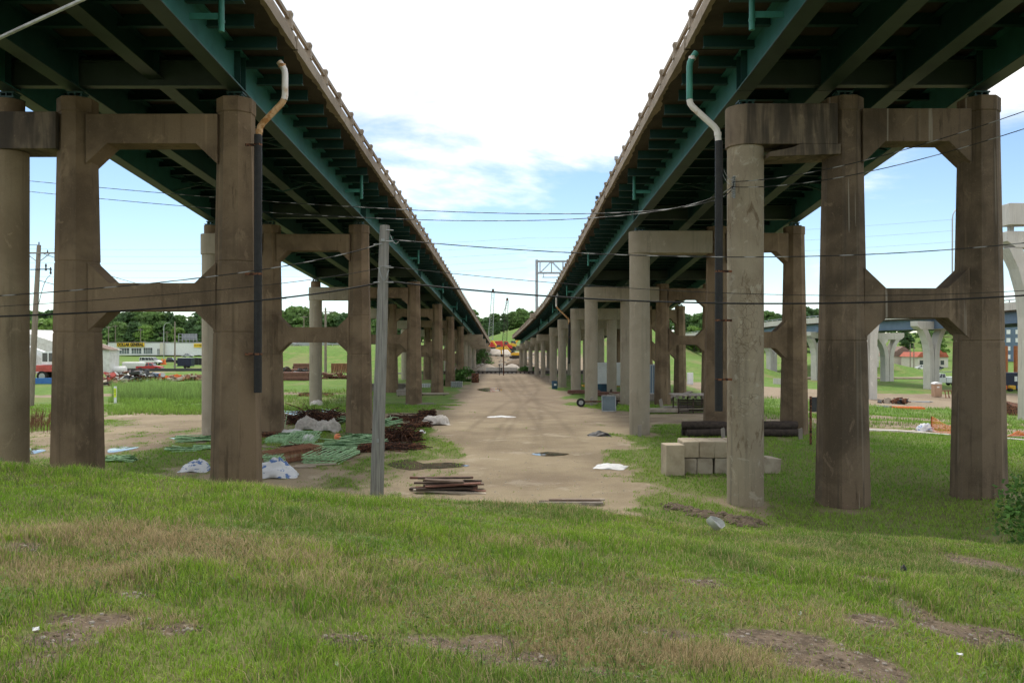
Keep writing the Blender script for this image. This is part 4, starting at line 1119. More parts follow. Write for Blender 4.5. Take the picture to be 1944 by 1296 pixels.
# scaffold table
p = G(1316, 784); p = Vector((p.x, p.y, gz(p.x, p.y))); t = thing('work_platform', 'low timber platform on posts under the right viaduct', 'platform', p)
for k in range(7): MB().box(p + Vector((.1, .45 - .12 * k if False else .3 + k * .05, .16 + k * .13)), (2.3, .9, .05)).build('stacked_board', 'wood_dark', t)
for k in range(9): MB().box(p + Vector((-1.25 + k * .31, 1.0, 1.32)), (.29, 2.6, .06)).build('deck_board', 'wood_grey', t)
for k in range(6): MB().box(p + Vector((-1.15 + k * .46, .2, 1.18)), (.1, .5, .2)).build('joist', 'wood_grey', t)
for x in (-1.1, 0, 1.1):
    for y in (0, 2.0): MB().box(p + Vector((x, y, .55)), (.09, .09, 1.1)).build('leg', 'rust' if x > 1 else 'wood_dark', t)
MB().box(p + Vector((.2, -.05, .32)), (2.4, .05, .06)).build('rail', 'wood_pale', t)
p = G(1288, 764); t = thing('timber_ramp', 'grey timber ramp leaning beside the low platform', 'ramp', p)
for k in range(4): MB().bar(p + Vector((-1.3, k * .3, .25)), p + Vector((1.3, k * .3 + .1, .95)), .27, .07).build('board', 'wood_grey', t)
# leaning glass panel and a cart with wheels
p = G(1156, 781); t = thing('glass_panel', 'framed grey glass panel leaning at the third right pier', 'glass panel', p)
MB().box(p + Vector((0, .08, .62)), (.98, .015, 1.1), M=Matrix.Rotation(-.14, 3, 'X')).build('pane', 'glass_pale', t)
fr = MB(); Mx = Matrix.Rotation(-.14, 3, 'X')
for dx, dz, sx, sz in ((-.52, 0, .06, 1.26), (.52, 0, .06, 1.26), (0, -.6, 1.1, .07), (0, .6, 1.1, .06)):
    fr.box(p + Vector((0, .08, .62)) + Mx @ Vector((dx, 0, dz)), (sx, .05, sz), M=Mx)
fr.build('frame', 'galv', t)
def wheel_geo(c, r, w, ax=Vector((0, 1, 0))):
    return [Vector(c) - ax * w / 2, Vector(c) + ax * w / 2]
p = G(1105, 772); t = thing('old_cart', 'old cart axle with two small tyres behind the round column', 'cart', p)
for x in (-.1, 2.6):
    MB().tube([p + Vector((x, -.1, .36)), p + Vector((x, .12, .36))], .36, 18).build('tyre', 'rubber', t, smooth='edge')
    MB().tube([p + Vector((x, -.12, .36)), p + Vector((x, .1, .36))], .19, 14).build('rim', 'galv', t, smooth='edge')
MB().bar(p + Vector((-.2, .4, .4)), p + Vector((3.2, .4, .45)), .12, .12).build('frame', 'rust', t)
wires(G(1180, 765), .1, 2.6, .6, .75, 80, .05, 'wood_pale', 'brushwood_heap', 'heap of pale broken timber on the old cart', 'timber heap', 21, 0, .5)
# barrel, boxes, crates
def barrel(p, r, h, m, label):
    o = MB().lathe((0, 0, 0), [(r * .97, 0), (r, .03), (r, h * .32), (r * 1.03, h * .34), (r, h * .36), (r, h * .64), (r * 1.03, h * .66), (r, h * .68), (r, h - .03), (r * .97, h), (r * .9, h - .02)], 20).build('barrel', m, smooth='edge')
    o.location = p; return tag(o, label, 'barrel')
barrel(G(1053, 738), .36, 1.0, 'barrel_blue', 'blue barrel with white mark at the fifth right pier')
b = G(1053, 738); MB().box(b + Vector((.05, -.36, .55)), (.3, .03, .22)).build('label', 'white_paint', None)
lbl = bpy.data.objects['label']; brl = bpy.data.objects['barrel']; lbl.parent = brl; lbl.data.transform(Matrix.Translation(-Vector(brl.location)))
barrel(G(902, 726), .55, 1.35, 'rust', 'rusty barrel standing right of the far left columns')
def crate(p, d, m, label, rz=0):
    t = thing('crate', label, 'crate', p)
    nx = 6
    for k in range(nx):
        MB().box(p + Vector((-d[0] / 2 + d[0] * (k + .5) / nx, -d[1] / 2, d[2] / 2)), (d[0] / nx * .55, .05, d[2])).build('slat', m, t)
    MB().box(p + Vector((0, 0, d[2] - .04)), (d[0], d[1], .06)).box(p + Vector((0, .04, d[2] * .5)), (d[0] * .96, d[1] * .9, d[2] * .8)).build('box', 'galv', t)
crate(G(867, 735), (1.5, 1.0, .75), 'steel_grey', 'grey wire crate at the foot of the fourth left pier')
crate(G(808, 735), (1.3, .8, .5), 'white_plastic', 'pale slatted crate behind the third left pier')
p = G(1165, 741); t = thing('box_trailer', 'white box trailer parked under the right viaduct', 'trailer', p)
MB().box(p + Vector((0, 1.4, 1.9)), (5.6, 2.4, 2.7)).build('body', 'white_paint', t, bev=.06)
MB().box(p + Vector((1.3, .18, 1.85)), (1.7, .03, 2.3)).build('door', 'white_paint', t); MB().box(p + Vector((2.2, .16, 1.85)), (.05, .05, 2.4)).build('door_post', 'dark_grey', t)
MB().box(p + Vector((-.4, 1.4, .5)), (6.4, 2.0, .16)).build('chassis', 'yellow_paint', t)
for x in (-1.6, 1.6):
    MB().tube([p + Vector((x, .3, .4)), p + Vector((x, .6, .4))], .4, 16).build('wheel', 'rubber', t, smooth='edge')
p = G(1141, 745); o = MB().box((0, 0, .45), (1.5, .8, .9)).box((0, 0, .92), (1.56, .86, .08)).build('tool_box', 'barrel_blue'); o.location = p; tag(o, 'blue tool box beside the white trailer', 'box')
p = G(1236, 746); o = MB().box((0, 0, 1.6), (2.2, 2, 3.2)).build('container', 'silver_paint'); o.location = p
for k in range(8):
    MB().box(p + Vector((-.95 + k * .27, -1.03, 1.6)), (.12, .05, 3.0)).build('corrugation', 'girder_blue', o)
tag(o, 'blue grey container behind the brown column at right', 'container')
# dark sign on post at right
p = on(1539, 40); t = thing('sign_board', 'dark back of a signboard on post beside the outer brown column', 'sign', p)
zt = W(1539, 752, 40).z
MB().tube([p, Vector((p.x, p.y, zt))], .06, 8).build('post', 'rust', t)
MB().box((p.x + .28, p.y, zt - .4), (.5, .04, .72)).build('board', 'dark_grey', t)
# puddles
def puddle(pts, name, label, m='water', dz=.015):
    c = [G(x, y) for x, y in pts]
    z = min(q.z for q in c) + .02
    cen = sum((q for q in c), Vector()) / len(c)
    ring = []
    n = len(c)
    for i in range(n):
        a, b, d, e = c[i - 1], c[i], c[(i + 1) % n], c[(i + 2) % n]
        for k in range(5):
            t = k / 5
            q = .5 * ((2 * b) + (d - a) * t + (2 * a - 5 * b + 4 * d - e) * t * t + (3 * b - a - 3 * d + e) * t ** 3)
            ring.append(q + Vector((R.uniform(-.04, .04), R.uniform(-.06, .06), 0)))
    zt = max(gz(q.x, q.y) for q in ring + [cen]) + dz
    mb = MB(); vs = [Vector((q.x, q.y, gz(q.x, q.y) + dz)) for q in ring] + [Vector((cen.x, cen.y, gz(cen.x, cen.y) + dz + .01))]
    mb.add(vs, [(i, (i + 1) % len(ring), len(ring)) for i in range(len(ring))])
    return structure(mb.build(name, m))
puddle([(735, 882), (775, 872), (800, 880), (850, 878), (890, 884), (850, 888), (810, 890), (775, 892)], 'puddle', '', 'water')
puddle([(535, 780), (560, 772), (600, 776), (640, 778), (600, 786), (560, 788)], 'puddle', '', 'water')
puddle([(205, 853), (232, 848), (262, 849), (250, 853), (228, 857), (208, 859)], 'puddle', '', 'water')
puddle([(320, 831), (345, 828), (380, 829), (370, 832), (340, 834)], 'puddle', '', 'water')
puddle([(35, 858), (60, 851), (85, 855), (60, 862)], 'puddle', '', 'water')
puddle([(905, 739), (935, 736), (955, 740), (930, 744)], 'puddle', '', 'water')
puddle([(1010, 862), (1040, 858), (1080, 862), (1040, 866)], 'puddle', '', 'water')
# concrete path strip at right
c0, c1 = [G(1600, 815), G(1700, 818), G(1790, 825), G(1900, 832), G(2050, 845)], None
mb = MB(); rg = []
for q in c0: rg.append([Vector((q.x, q.y - .35, gz(q.x, q.y - .35) - .1)), Vector((q.x, q.y - .35, gz(q.x, q.y) + .06)), Vector((q.x, q.y + .35, gz(q.x, q.y) + .06)), Vector((q.x, q.y + .35, gz(q.x, q.y + .35) - .1))])
structure(mb.loft(rg).build('path', 'concrete_new'))
# orange mesh fence
def net(pa, pb, h, label, post=True, fallen=False):
    t = thing('mesh_fence', label, 'fence', pa)
    n = 26; mb = MB()
    def P(s, v):
        b = pa + (pb - pa) * s
        hh = h * (1 - .55 * s) * (1 + .12 * math.sin(s * 9)) if not fallen else h * .5 * (1 + .5 * math.sin(s * 11))
        return Vector((b.x, b.y + .25 * math.sin(s * 7) - (v * .7 if fallen else 0) , gz(b.x, b.y) + .03 + v * hh))
    for k in range(n + 1):
        s = k / n
        mb.tube([P(s, v) for v in (0, .35, .7, 1)], .011, 4, False)
    for v in np.linspace(0, 1, 8):
        mb.tube([P(s, v) for s in np.linspace(0, 1, 16)], .013, 4, False)
    mb.build('netting', 'orange', t)
    if post: MB().tube([pa - Vector((0, 0, .1)), pa + Vector((0, 0, h + .1))], .03, 6).build('post', 'rust', t)
net(G(1768, 819), G(1822, 828), .85, 'orange plastic mesh fence sagging from its post')
net(G(1910, 830), G(1990, 826), .5, 'orange plastic mesh fence lying at the right edge', False, True)
# ------------------------------------------------------------------ vehicles
def wheels(t, xs, r, w, half, hub='galv'):
    for x in xs:
        for s in (-1, 1):
            wh = MB().tube([(x, s * (half - w), r), (x, s * half, r)], r, 18).build('wheel', 'rubber', t, smooth='edge')
            MB().tube([(x, s * (half - .02), r), (x, s * (half + .015), r)], r * .58, 14).build('rim', hub, wh, smooth='edge')
def sect(poly, half, name, m, t, bev=.05):
    return MB().prism([Vector((a, 0, b)) for a, b in poly], (0, -half, 0), (0, half, 0)).build(name, m, t, bev=bev)
def cabin(x0, x1, x2, x3, zb, zt, hb, ht, t, m, pillars, roof=True):
    """greenhouse of glass with a painted roof and pillars; x0 rear base .. x3 front base"""
    b = [Vector((x0, -hb, zb)), Vector((x3, -hb, zb)), Vector((x3, hb, zb)), Vector((x0, hb, zb))]
    u = [Vector((x1, -ht, zt)), Vector((x2, -ht, zt)), Vector((x2, ht, zt)), Vector((x1, ht, zt))]
    MB().loft([b, u]).build('window', 'glass', t)
    MB().box(((x1 + x2) / 2, 0, zt + .02), (x2 - x1 + .12, 2 * ht + .08, .07)).build('roof', m, t, bev=.03)
    for f in pillars:
        for s in (-1, 1):
            a = Vector((x0 + (x3 - x0) * f, s * (hb + .005), zb)); c = Vector((x1 + (x2 - x1) * f, s * (ht + .005), zt))
            MB().bar(a, c, .10, .05).build('pillar', m, t)
def pickup(label, loc, rz, m='red_paint'):
    t = thing('pickup_truck', label, 'pickup truck')
    sect([(-2.65, .45), (-2.65, 1.0), (-.75, 1.0), (-.7, 1.08), (1.05, 1.10), (2.35, .98), (2.6, .80), (2.6, .45), (2.2, .42), (2.05, .72), (1.35, .72), (1.2, .40), (-1.25, .40), (-1.4, .72), (-2.1, .72), (-2.25, .45)], .92, 'body', m, t)
    cabin(-.75, -.45, .55, 1.2, 1.08, 1.68, .84, .68, t, m, (0.02, .42, .97))
    MB().box((-1.7, 0, 1.02), (1.75, 1.5, .03)).build('bed', 'dark_grey', t)
    wheels(t, (-1.75, 1.7), .37, .24, .93)
    for s in (-1, 1): MB().box((2.56, s * .68, .82), (.12, .34, .16)).build('headlight', 'chrome', t)
    MB().box((2.66, 0, .55), (.12, 1.8, .18)).build('bumper', 'chrome', t, bev=.03)
    return place(t, loc, rz)
def van(label, loc, rz, m='white_paint'):
    t = thing('van', label, 'van')
    sect([(-2.8, .45), (-2.85, 1.25), (1.6, 1.25), (2.55, 1.08), (2.7, .85), (2.7, .45), (2.25, .42), (2.1, .74), (1.4, .74), (1.25, .4), (-1.35, .4), (-1.5, .74), (-2.2, .74), (-2.35, .45)], 1.0, 'body', m, t)
    cabin(-2.83, -2.75, .9, 1.7, 1.25, 2.0, .98, .86, t, m, (.0, .13, .40, .62, .82, .98))
    MB().box((-.95, 0, 2.06), (3.7, 1.5, .06)).build('roof_panel', m, t)
    wheels(t, (-1.85, 1.75), .38, .25, 1.01)
    for s in (-1, 1): MB().box((2.66, s * .75, .88), (.1, .3, .18)).build('headlight', 'chrome', t)
    MB().box((2.74, 0, .55), (.12, 1.95, .2)).build('bumper', 'dark_grey', t, bev=.03)
    return place(t, loc, rz)
def sedan(label, loc, rz, m):
    t = thing('car', label, 'car')
    sect([(-2.3, .40), (-2.35, .88), (-1.2, .96), (.9, .94), (2.1, .78), (2.25, .6), (2.2, .38), (1.75, .36), (1.6, .66), (.95, .66), (.8, .33), (-.95, .33), (-1.1, .66), (-1.75, .66), (-1.9, .38)], .88, 'body', m, t)
    cabin(-1.6, -.9, .2, 1.0, .94, 1.42, .80, .60, t, m, (.03, .5, .97))
    wheels(t, (-1.42, 1.28), .33, .21, .89)
    for s in (-1, 1): MB().box((2.16, s * .62, .66), (.12, .36, .14)).build('headlight', 'chrome', t)
    return place(t, loc, rz)
pickup('red pickup truck parked on the gravel lot at the left', G(285, 704), .0)
pickup('black pickup truck behind the white van', on(322, 236), .2, 'black_paint')
van('white passenger van parked in front of the long store', on(287, 222), -.12)
sedan('silver car parked beside the long white store wall', on(357, 330), 0, 'silver_paint')
sedan('white car parked in front of the red roofed building', on(1752, 262), -.1, 'white_paint')
sedan('dark car parked beside the white one at right', on(1775, 262), 3.0, 'navy')
# service truck at right
p = on(1788, 168); t = thing('service_truck', 'white service truck parked behind the portable toilet', 'truck')
sect([(2.7, .55), (2.75, 1.0), (2.6, 1.35), (1.35, 1.5), (1.2, 1.6), (-.3, 1.6), (-.3, .55)], .98, 'body', 'white_paint', t)
cabin(-.3, -.2, .75, 1.3, 1.58, 2.35, .92, .78, t, 'white_paint', (.02, .5, .97))
MB().box((-1.75, 0, 1.15), (2.8, 2.2, 1.2)).build('utility_body', 'white_paint', t, bev=.05)
for x in (-2.6, -1.75, -.9): MB().box((x, -1.11, 1.25), (.7, .03, .7)).build('locker_door', 'silver_paint', t)
wheels(t, (-1.9, 1.9), .48, .3, 1.0)
rk = MB()
for s in (-1, 1): rk.bar((-3.2, s * .9, 2.75), (2.3, s * .9, 2.75), .08).bar((-3.0, s * .9, 1.7), (-3.0, s * .9, 2.75), .08).bar((2.1, s * .8, 2.3), (2.1, s * .9, 2.75), .08)
rk.build('ladder_rack', 'steel_grey', t)
place(t, p, math.pi + .08)
# red crane carrier, mostly behind the first left pier
p = on(71, 126); t = thing('mobile_crane', 'red mobile crane with white cab standing at the left', 'mobile crane')
MB().box((0, 0, 1.65), (11.5, 2.5, .35)).build('chassis', 'red_faded', t, bev=.05)
sect([(-5.6, 1.2), (-5.6, 2.3), (-3.6, 2.5), (-1.4, 2.5), (-.9, 1.2)], 1.3, 'fender', 'red_faded', t)
sect([(-.4, 1.8), (.1, 2.45), (2.6, 2.45), (3.0, 1.8)], 1.3, 'fender', 'red_faded', t)
wheels(t, (1.35, 4.4, -3.1), .80, .6, 1.3)
MB().box((-5.2, -1.32, 1.3), (.4, .06, .5)).build('light', 'white_paint', t)
sect([(1.0, 2.5), (1.0, 4.4), (1.7, 4.55), (3.0, 4.55), (3.1, 2.5)], .75, 'cab', 'white_paint', t)
for x0, x1 in ((1.15, 1.9), (2.1, 2.9)): MB().box(((x0 + x1) / 2, -.77, 3.65), (x1 - x0, .03, 1.3)).build('window', 'glass', t)
MB().box((.98, 0, 3.7), (.04, 1.2, 1.2)).build('window', 'glass', t)
MB().bar((3.4, .9, 3.0), (-9.0, .9, 7.4), .95, .95).build('boom', 'white_paint', t)
MB().bar((2.2, .2, 2.7), (-3.0, .2, 5.6), .26, .26).build('boom_cylinder', 'white_paint', t)
MB().lathe((-1.6, -.1, 5.5), [(.02, -.35), (.3, -.2), (.36, 0), (.3, .2), (.02, .35)], 12).build('hook_ball', 'black_paint', t, smooth=True)
place(t, p, .03)
p = on(83, 116); o = MB().prism([Vector((-6, 0, 0)), Vector((6, 0, 0)), Vector((6, 0, .85)), Vector((-6, 0, .8))], (0, -.2, 0), (0, .2, 0)).build('blue_panel', 'blue_paint'); place(o, p + Vector((0, 0, .05)), .03); tag(o, 'long blue panel lying on the grass below the crane', 'panel')
o = MB().box((0, 0, .15), (13, .8, .3)).build('pale_beam', 'concrete_new'); place(o, p + Vector((0, 2.5, .05)), .02); tag(o, 'long pale beam lying behind the blue panel', 'beam')

# ------------------------------------------------------------------ left background
def building(name, label, x0, x1, y, depth, h, wall, roofm, pitch=0, z=None):
    zb = gz((x0 + x1) / 2, y) - .3 if z is None else z
    t = thing(name, label, 'building', ((x0 + x1) / 2, y, zb))
    MB().box(((x0 + x1) / 2, y + depth / 2, zb + (h + .3) / 2), (x1 - x0, depth, h + .3)).build('wall', wall, t)
    zt = zb + h + .3
    if pitch:
        MB().prism([Vector((x0 - .4, 0, zt - .05)), Vector((x1 + .4, 0, zt - .05)), Vector(((x0 + x1) / 2, 0, zt + pitch))], (0, y - .4, 0), (0, y + depth + .4, 0)).build('roof', roofm, t)
    else:
        MB().box(((x0 + x1) / 2, y + depth / 2, zt + .12), (x1 - x0 + .4, depth + .4, .25)).build('roof', roofm, t)
    return t, zb, zt
def text_mesh(body, size_w, m, parent, loc, rot=(math.pi / 2, 0, 0)):
    cu = bpy.data.curves.new('lettering', 'FONT'); cu.body = body; cu.align_x = 'CENTER'; cu.align_y = 'CENTER'; cu.extrude = .03; cu.offset = .045
    ob = bpy.data.objects.new('lettering', cu); COL.objects.link(ob)
    bpy.context.view_layer.update()
    dg = bpy.context.evaluated_depsgraph_get()
    me = bpy.data.meshes.new_from_object(ob.evaluated_get(dg))
    wd = ob.dimensions.x or 1
    bpy.data.objects.remove(ob)
    me.materials.clear(); me.materials.append(MAT(m))
    o = bpy.data.objects.new('lettering', me); COL.objects.link(o)
    s = size_w / wd; o.scale = (s, s * 1.35, s); o.rotation_euler = rot
    o.parent = parent
    off = Vector((0, 0, 0)); q = parent
    while q is not None: off += q.location; q = q.parent
    o.location = Vector(loc) - off
    return o
Dg = 350; sx = Dg / F
xa, xb = (205 - 972) * sx, (386 - 972) * sx
zb = CAMZ - (674 - 648) * sx
t, zb, zt = building('store', 'long low white store with yellow and black signs at the left', xa, xb, Dg, 30, 5.0, 'white_paint', 'roof_grey', z=zb)
def sgn(px0, px1, py0, py1, body, fr):
    c = W((px0 + px1) / 2, (py0 + py1) / 2, Dg - .35)
    pn = MB().box(c, ((px1 - px0) * sx, .3, (py1 - py0) * sx)).build('sign_panel', 'sign_yellow', t)
    text_mesh(body, (px1 - px0) * sx * fr, 'black_paint', pn, c + Vector((0, -.2, 0)))
sgn(222, 274, 650.5, 658, 'DOLLAR GENERAL', .95)
sgn(368, 386, 652, 659, 'DOLLAR GENERAL', .92)
for px0, px1, py0, py1 in ((227, 245, 661, 671), (250, 268, 661, 671), (273, 289, 660, 671), (299, 308, 662, 673)):
    a, b = W(px0, py1, Dg - .06), W(px1, py0, Dg - .06)
    w = MB().box((a + b) / 2, (b.x - a.x, .1, b.z - a.z)).build('window' if px0 < 290 else 'door', 'glass_pale', t)
    MB().box(((a.x + b.x) / 2, Dg - .14, b.z - .4), (b.x - a.x, .06, .7)).build('blind', 'dark_grey', w)
    for k in (.25, .5, .75): MB().box((a.x + (b.x - a.x) * k, Dg - .14, (a.z + b.z) / 2), (.14, .07, b.z - a.z)).build('mullion', 'white_paint', w)
MB().box((W(310, 665, Dg).x, Dg - .8, zb + 2.7), (1.6, 1.6, 5.2)).build('entrance_pier', 'siding', t)
# white sheds near the gravel lot
t, zb, zt = building('shed', 'white walled shed with brown roof behind the nearest left pier', -84, -77.0, 158, 3.4, 4.6, 'shed_wall', 'roof_brown', 1.2)
MB().box((-78.4, 157.95, zb + 1.5), (1.2, .1, 2.4)).build('door', 'shed_wall', t)
MB().box((-78.4, 157.9, zb + 1.3), (.5, .1, 1.0)).build('door_mark', 'dark_grey', t)
t, zb, zt = building('shed', 'large white shed with broad pale roof behind the red crane', -112, -86, 165, 16, 4.4, 'shed_wall', 'shed_wall', 4.2)
building('shed', 'low shed with rusty roof behind the big white one', -128, -103, 192, 10, 5.2, 'siding', 'roof_brown', 3.2)
building('house', 'small white gabled house behind the long store', W(255, 640, 410).x, W(285, 640, 410).x, 410, 8, 6.2, 'white_paint', 'roof_grey', 3.4)
building('substation_house', 'small cream building beside the substation frames', W(528, 665, 262).x, W(556, 665, 262).x, 262, 8, 3.6, 'siding', 'roof_grey', 2.4)
# tanks and bins on the lot
o = MB().tube([(-2.2, 0, .7), (-2.0, 0, .7), (2.0, 0, .7), (2.2, 0, .7)], [.35, .68, .68, .35], 16).build('tank', 'white_plastic', smooth='edge'); place(o, on(218, 160), .1); tag(o, 'white cylindrical tank lying beside the shed', 'tank')
o = MB().box((0, 0, .9), (4.6, 2, 1.6)).build('covered_load', 'white_plastic', bev=.3); place(o, on(254, 184), .05); tag(o, 'white covered load behind the red pickup', 'covered load')
p = on(353, 185); t = thing('cargo_trailer', 'black enclosed cargo trailer parked behind the lot', 'trailer', p)
MB().box(p + Vector((0, 0, 1.35)), (3.1, 2, 1.8)).build('body', 'navy', t, bev=.05); MB().box(p + Vector((0, 0, 2.28)), (3.2, 2.05, .1)).build('roof', 'silver_paint', t)
for s in (-1, 1): MB().tube([p + Vector((.2, s * .85, .35)), p + Vector((.2, s * 1.05, .35))], .35, 14).build('wheel', 'rubber', t, smooth='edge')
MB().bar(p + Vector((-1.5, 0, .5)), p + Vector((-2.9, 0, .45)), .15).build('drawbar', 'steel_grey', t)
p = on(383, 196); t = thing('dumpster', 'wide black dumpster right of the cargo trailer', 'dumpster', p)
MB().prism([Vector((p.x - 1.5, 0, p.z + .2)), Vector((p.x + 1.5, 0, p.z + .2)), Vector((p.x + 1.7, 0, p.z + 1.7)), Vector((p.x - 1.7, 0, p.z + 1.9))], (0, p.y - 1, 0), (0, p.y + 1, 0)).build('bin', 'black_paint', t)
for k in range(4): MB().box(p + Vector((-1.2 + k * .8, -1.05, 1.0)), (.1, .1, 1.4)).build('rib', 'dark_grey', t)
for i, px in enumerate((308, 313)):
    o = MB().lathe((0, 0, 0), [(.5, 0), (.5, .08), (.32, .1), (.22, .8), (.1, 1.3), (.06, 1.35)], 12).build('traffic_barrel', 'orange', smooth='edge'); place(o, on(px, 224), 0, sc=1.2)
    tag(o, ['left orange traffic marker by the white van', 'right orange traffic marker by the white van'][i], 'traffic marker')
# long low black kerb behind the pickup
structure(MB().box((W(350, 0, 172).x, 172, gz(-68, 172) + .25), (26, .7, .6)).build('kerb', 'dark_grey'))
# scrap row
def scrap(c, L, dep, h, n, mats, label, seed, name='scrap_heap'):
    t = thing(name, label, 'scrap heap', c); q = random.Random(seed)
    for mi, m in enumerate(mats):
        mb = MB()
        for k in range(n // len(mats)):
            p = c + Vector((q.uniform(-.5, .5) * L, q.uniform(-.5, .5) * dep, h * q.random() ** 1.6 * .8))
            if q.random() < .35:
                mb.tube([p, p + Vector((q.gauss(0, .9), q.gauss(0, .3), q.uniform(-.1, .5)))], q.uniform(.04, .12), 7)
            elif q.random() < .3:
                r = q.uniform(.25, .5)
                mb.tube([p, p + Vector((q.uniform(-.3, .3), -.3, q.uniform(0, .2)))], r, 12)
            else:
                mb.box(p + Vector((0, 0, .15)), (q.uniform(.3, 1.6), q.uniform(.2, .8), q.uniform(.1, .5)), M=Euler((q.uniform(-.3, .3), q.uniform(-.4, .4), q.random() * 3)).to_matrix())
        mb.build(['scrap', 'pipes', 'plates', 'offcuts'][mi], m, t, kind='stuff')
    return t
b = on(247, 126); scrap(on(236, 128), 3.0, 1.5, 1.3, 40, ['rust', 'steel_grey'], 'heap of coiled rusty scrap, leftmost on the grass edge', 31)
scrap(on(262, 124), 4.0, 2, 1.9, 60, ['steel_grey', 'dark_grey', 'rust'], 'grey scrap heap with tyres in the middle of the scrap row', 32)
scrap(on(283, 126), 4.5, 2, 1.5, 60, ['steel_grey', 'girder_blue', 'galv'], 'blue grey pipe scrap heap below the red pickup', 33)
scrap(on(322, 126), 6, 2, .9, 60, ['rust_light', 'wood_pale', 'orange'], 'orange brown scrap heap near the tall weeds', 34)
scrap(on(356, 128), 6.5, 2, .9, 60, ['rust', 'rust_light', 'wood_plank'], 'rusty scrap heap at the right end of the scrap row', 35)
scrap(on(207, 118), 3.0, 2, 1.6, 40, ['red_faded', 'white_plastic', 'wood_red'], 'heap of red and white parts right of the nearest pier', 36)
scrap(on(215, 112), 3.6, 1.5, .8, 30, ['wood_red', 'wood_pale', 'dark_grey'], 'heap of boards behind the yellow marker post', 37)
scrap(on(545, 140), 9.5, 3, 1.7, 150, ['wood_dark', 'rust', 'dark_grey'], 'long dark scrap heap below the grassed road bank', 38)
scrap(on(655, 135), 7, 3, 1.0, 60, ['rust', 'wood_red'], 'brown scrap behind the steel forms', 39)
scrap(on(1690, 100), 3.2, 1.2, .45, 30, ['dark_grey', 'rust', 'wood_pale'], 'small scatter of boards on the building site', 40)
# marker post
p = G(219, 765); t = thing('marker_post', 'white marker post with yellow warning label in the grass', 'marker post', p)
MB().box(p + Vector((0, 0, .75)), (.24, .09, 1.5)).build('post', 'white_paint', t, bev=.02)
MB().box(p + Vector((0, -.055, .92)), (.2, .02, .8)).build('label_plate', 'hi_vis', t)
mk = MB()
for z in (.78, .98, 1.14): mk.box(p + Vector((0, -.07, z)), (.10, .01, .07))
mk.build('print', 'black_paint', t)
# power poles
def power_pole(px, py0, py1, D, label, arm=True, lean=0, w=.17, m='pole_brown', side=1.0):
    b, tp = W(px - lean, py0, D), W(px, py1, D)
    b.z = gz(b.x, D) - .3
    t = thing('power_pole', label, 'utility pole', b)
    MB().tube([b, (b + tp) / 2, tp], [w * 1.25, w * 1.1, w * .8], 10).build('shaft', m, t, smooth='edge')
    if arm:
        L = 1.25 * side; z = tp.z - .7
        MB().box((tp.x, D - .15, z), (2 * L, .1, .13)).build('cross_arm', 'wood_grey', t)
        br = MB().bar((tp.x, D - .12, z - .8), (tp.x + L * .6, D - .12, z - .05), .05).bar((tp.x, D - .12, z - .8), (tp.x - L * .6, D - .12, z - .05), .05)
        br.build('brace', 'wood_grey', t)
        ins = MB()
        for x in (-.95, -.5, .5, .95): ins.lathe((tp.x + x * L, D - .15, z + .06), [(.05, 0), (.06, .1), (.03, .12), (.05, .2)], 8)
        ins.lathe((tp.x, D, tp.z), [(.05, 0), (.05, .25)], 8).build('insulator', 'dark_grey', t)
    return t, tp
pp, tp1 = power_pole(74, 700, 465, 70, 'leaning power pole with cross arm behind the round column at left', lean=16, w=.21, side=1.3)
eq = MB()
for dx, dz in ((.7, -2.2), (1.1, -2.5)): eq.lathe((tp1.x + dx, 69.8, tp1.z + dz), [(.06, 0), (.09, .1), (.05, .3), (.09, .4), (.05, .6)], 8)
eq.bar((tp1.x - .6, 69.8, tp1.z - 2.1), (tp1.x + 1.0, 69.8, tp1.z - 2.05), .07).tube(catenary((tp1.x + 1.1, 69.8, tp1.z - 2.6), (tp1.x + .1, 69.8, tp1.z - 5.0), -.6, 12), .025, 5)
eq.build('switch_gear', 'dark_grey', pp)
_, tp2 = power_pole(618, 700, 585, 150, 'power pole with cross arm seen under the left viaduct', w=.2, side=1.3)
_, tp3 = power_pole(530, 660, 560, 165, 'power pole with slanting arm beside the second left pier', w=.18, side=1.2)
for i, (px, y0, y1, D) in enumerate([(206, 660, 618, 380), (219, 660, 616, 390), (267, 655, 623, 400), (303, 660, 630, 410), (317, 655, 628, 405), (327, 655, 631, 415), (332, 692, 610, 190), (577, 640, 598, 300), (640, 650, 632, 300)]):
    power_pole(px, y0, y1, D, ['leftmost thin power pole above the store roof', 'second thin power pole above the store roof', 'power pole with arm in front of the wooded hill', 'thin pole standing behind the store entrance', 'pole with equipment behind the middle of the store', 'thin pole left of the sign frames', 'stout power pole standing in front of the black trailer', 'far pole beside the round tree', 'far pole above the road bank'][i], arm=i not in (6, 8), w=.16)
for k, (a, b, s) in enumerate([(tp1, tp1 + Vector((-40, -10, 3)), 1.0), (tp1 + Vector((0, 0, -.6)), tp3 + Vector((0, 0, 0)), 2.2), (tp1 + Vector((0, 0, -3)), tp3 + Vector((0, 0, -2)), 2.0), (tp3, tp2, 1.0)]):
    cable(catenary(a, b, s), .025, 'cable_black', ['power line leaving the leaning pole to the left', 'upper power line running right from the leaning pole', 'lower power line running right from the leaning pole', 'power line between the poles under the left viaduct'][k], 'power_line')
for k in range(5):
    cable(catenary(W(-60, 470 + k * 13, 240), W(1000, 452 + k * 14, 300), 2.0), .035, 'steel_grey', '%s faint high voltage line from the top behind the left viaduct' % ORD[k], 'power_line')
for k in range(3):
    cable(catenary(W(1000, 452 + k * 18, 300), W(2000, 400 + k * 22, 240), 2.0), .035, 'steel_grey', '%s faint high voltage line from the top behind the right viaduct' % ORD[k], 'power_line')
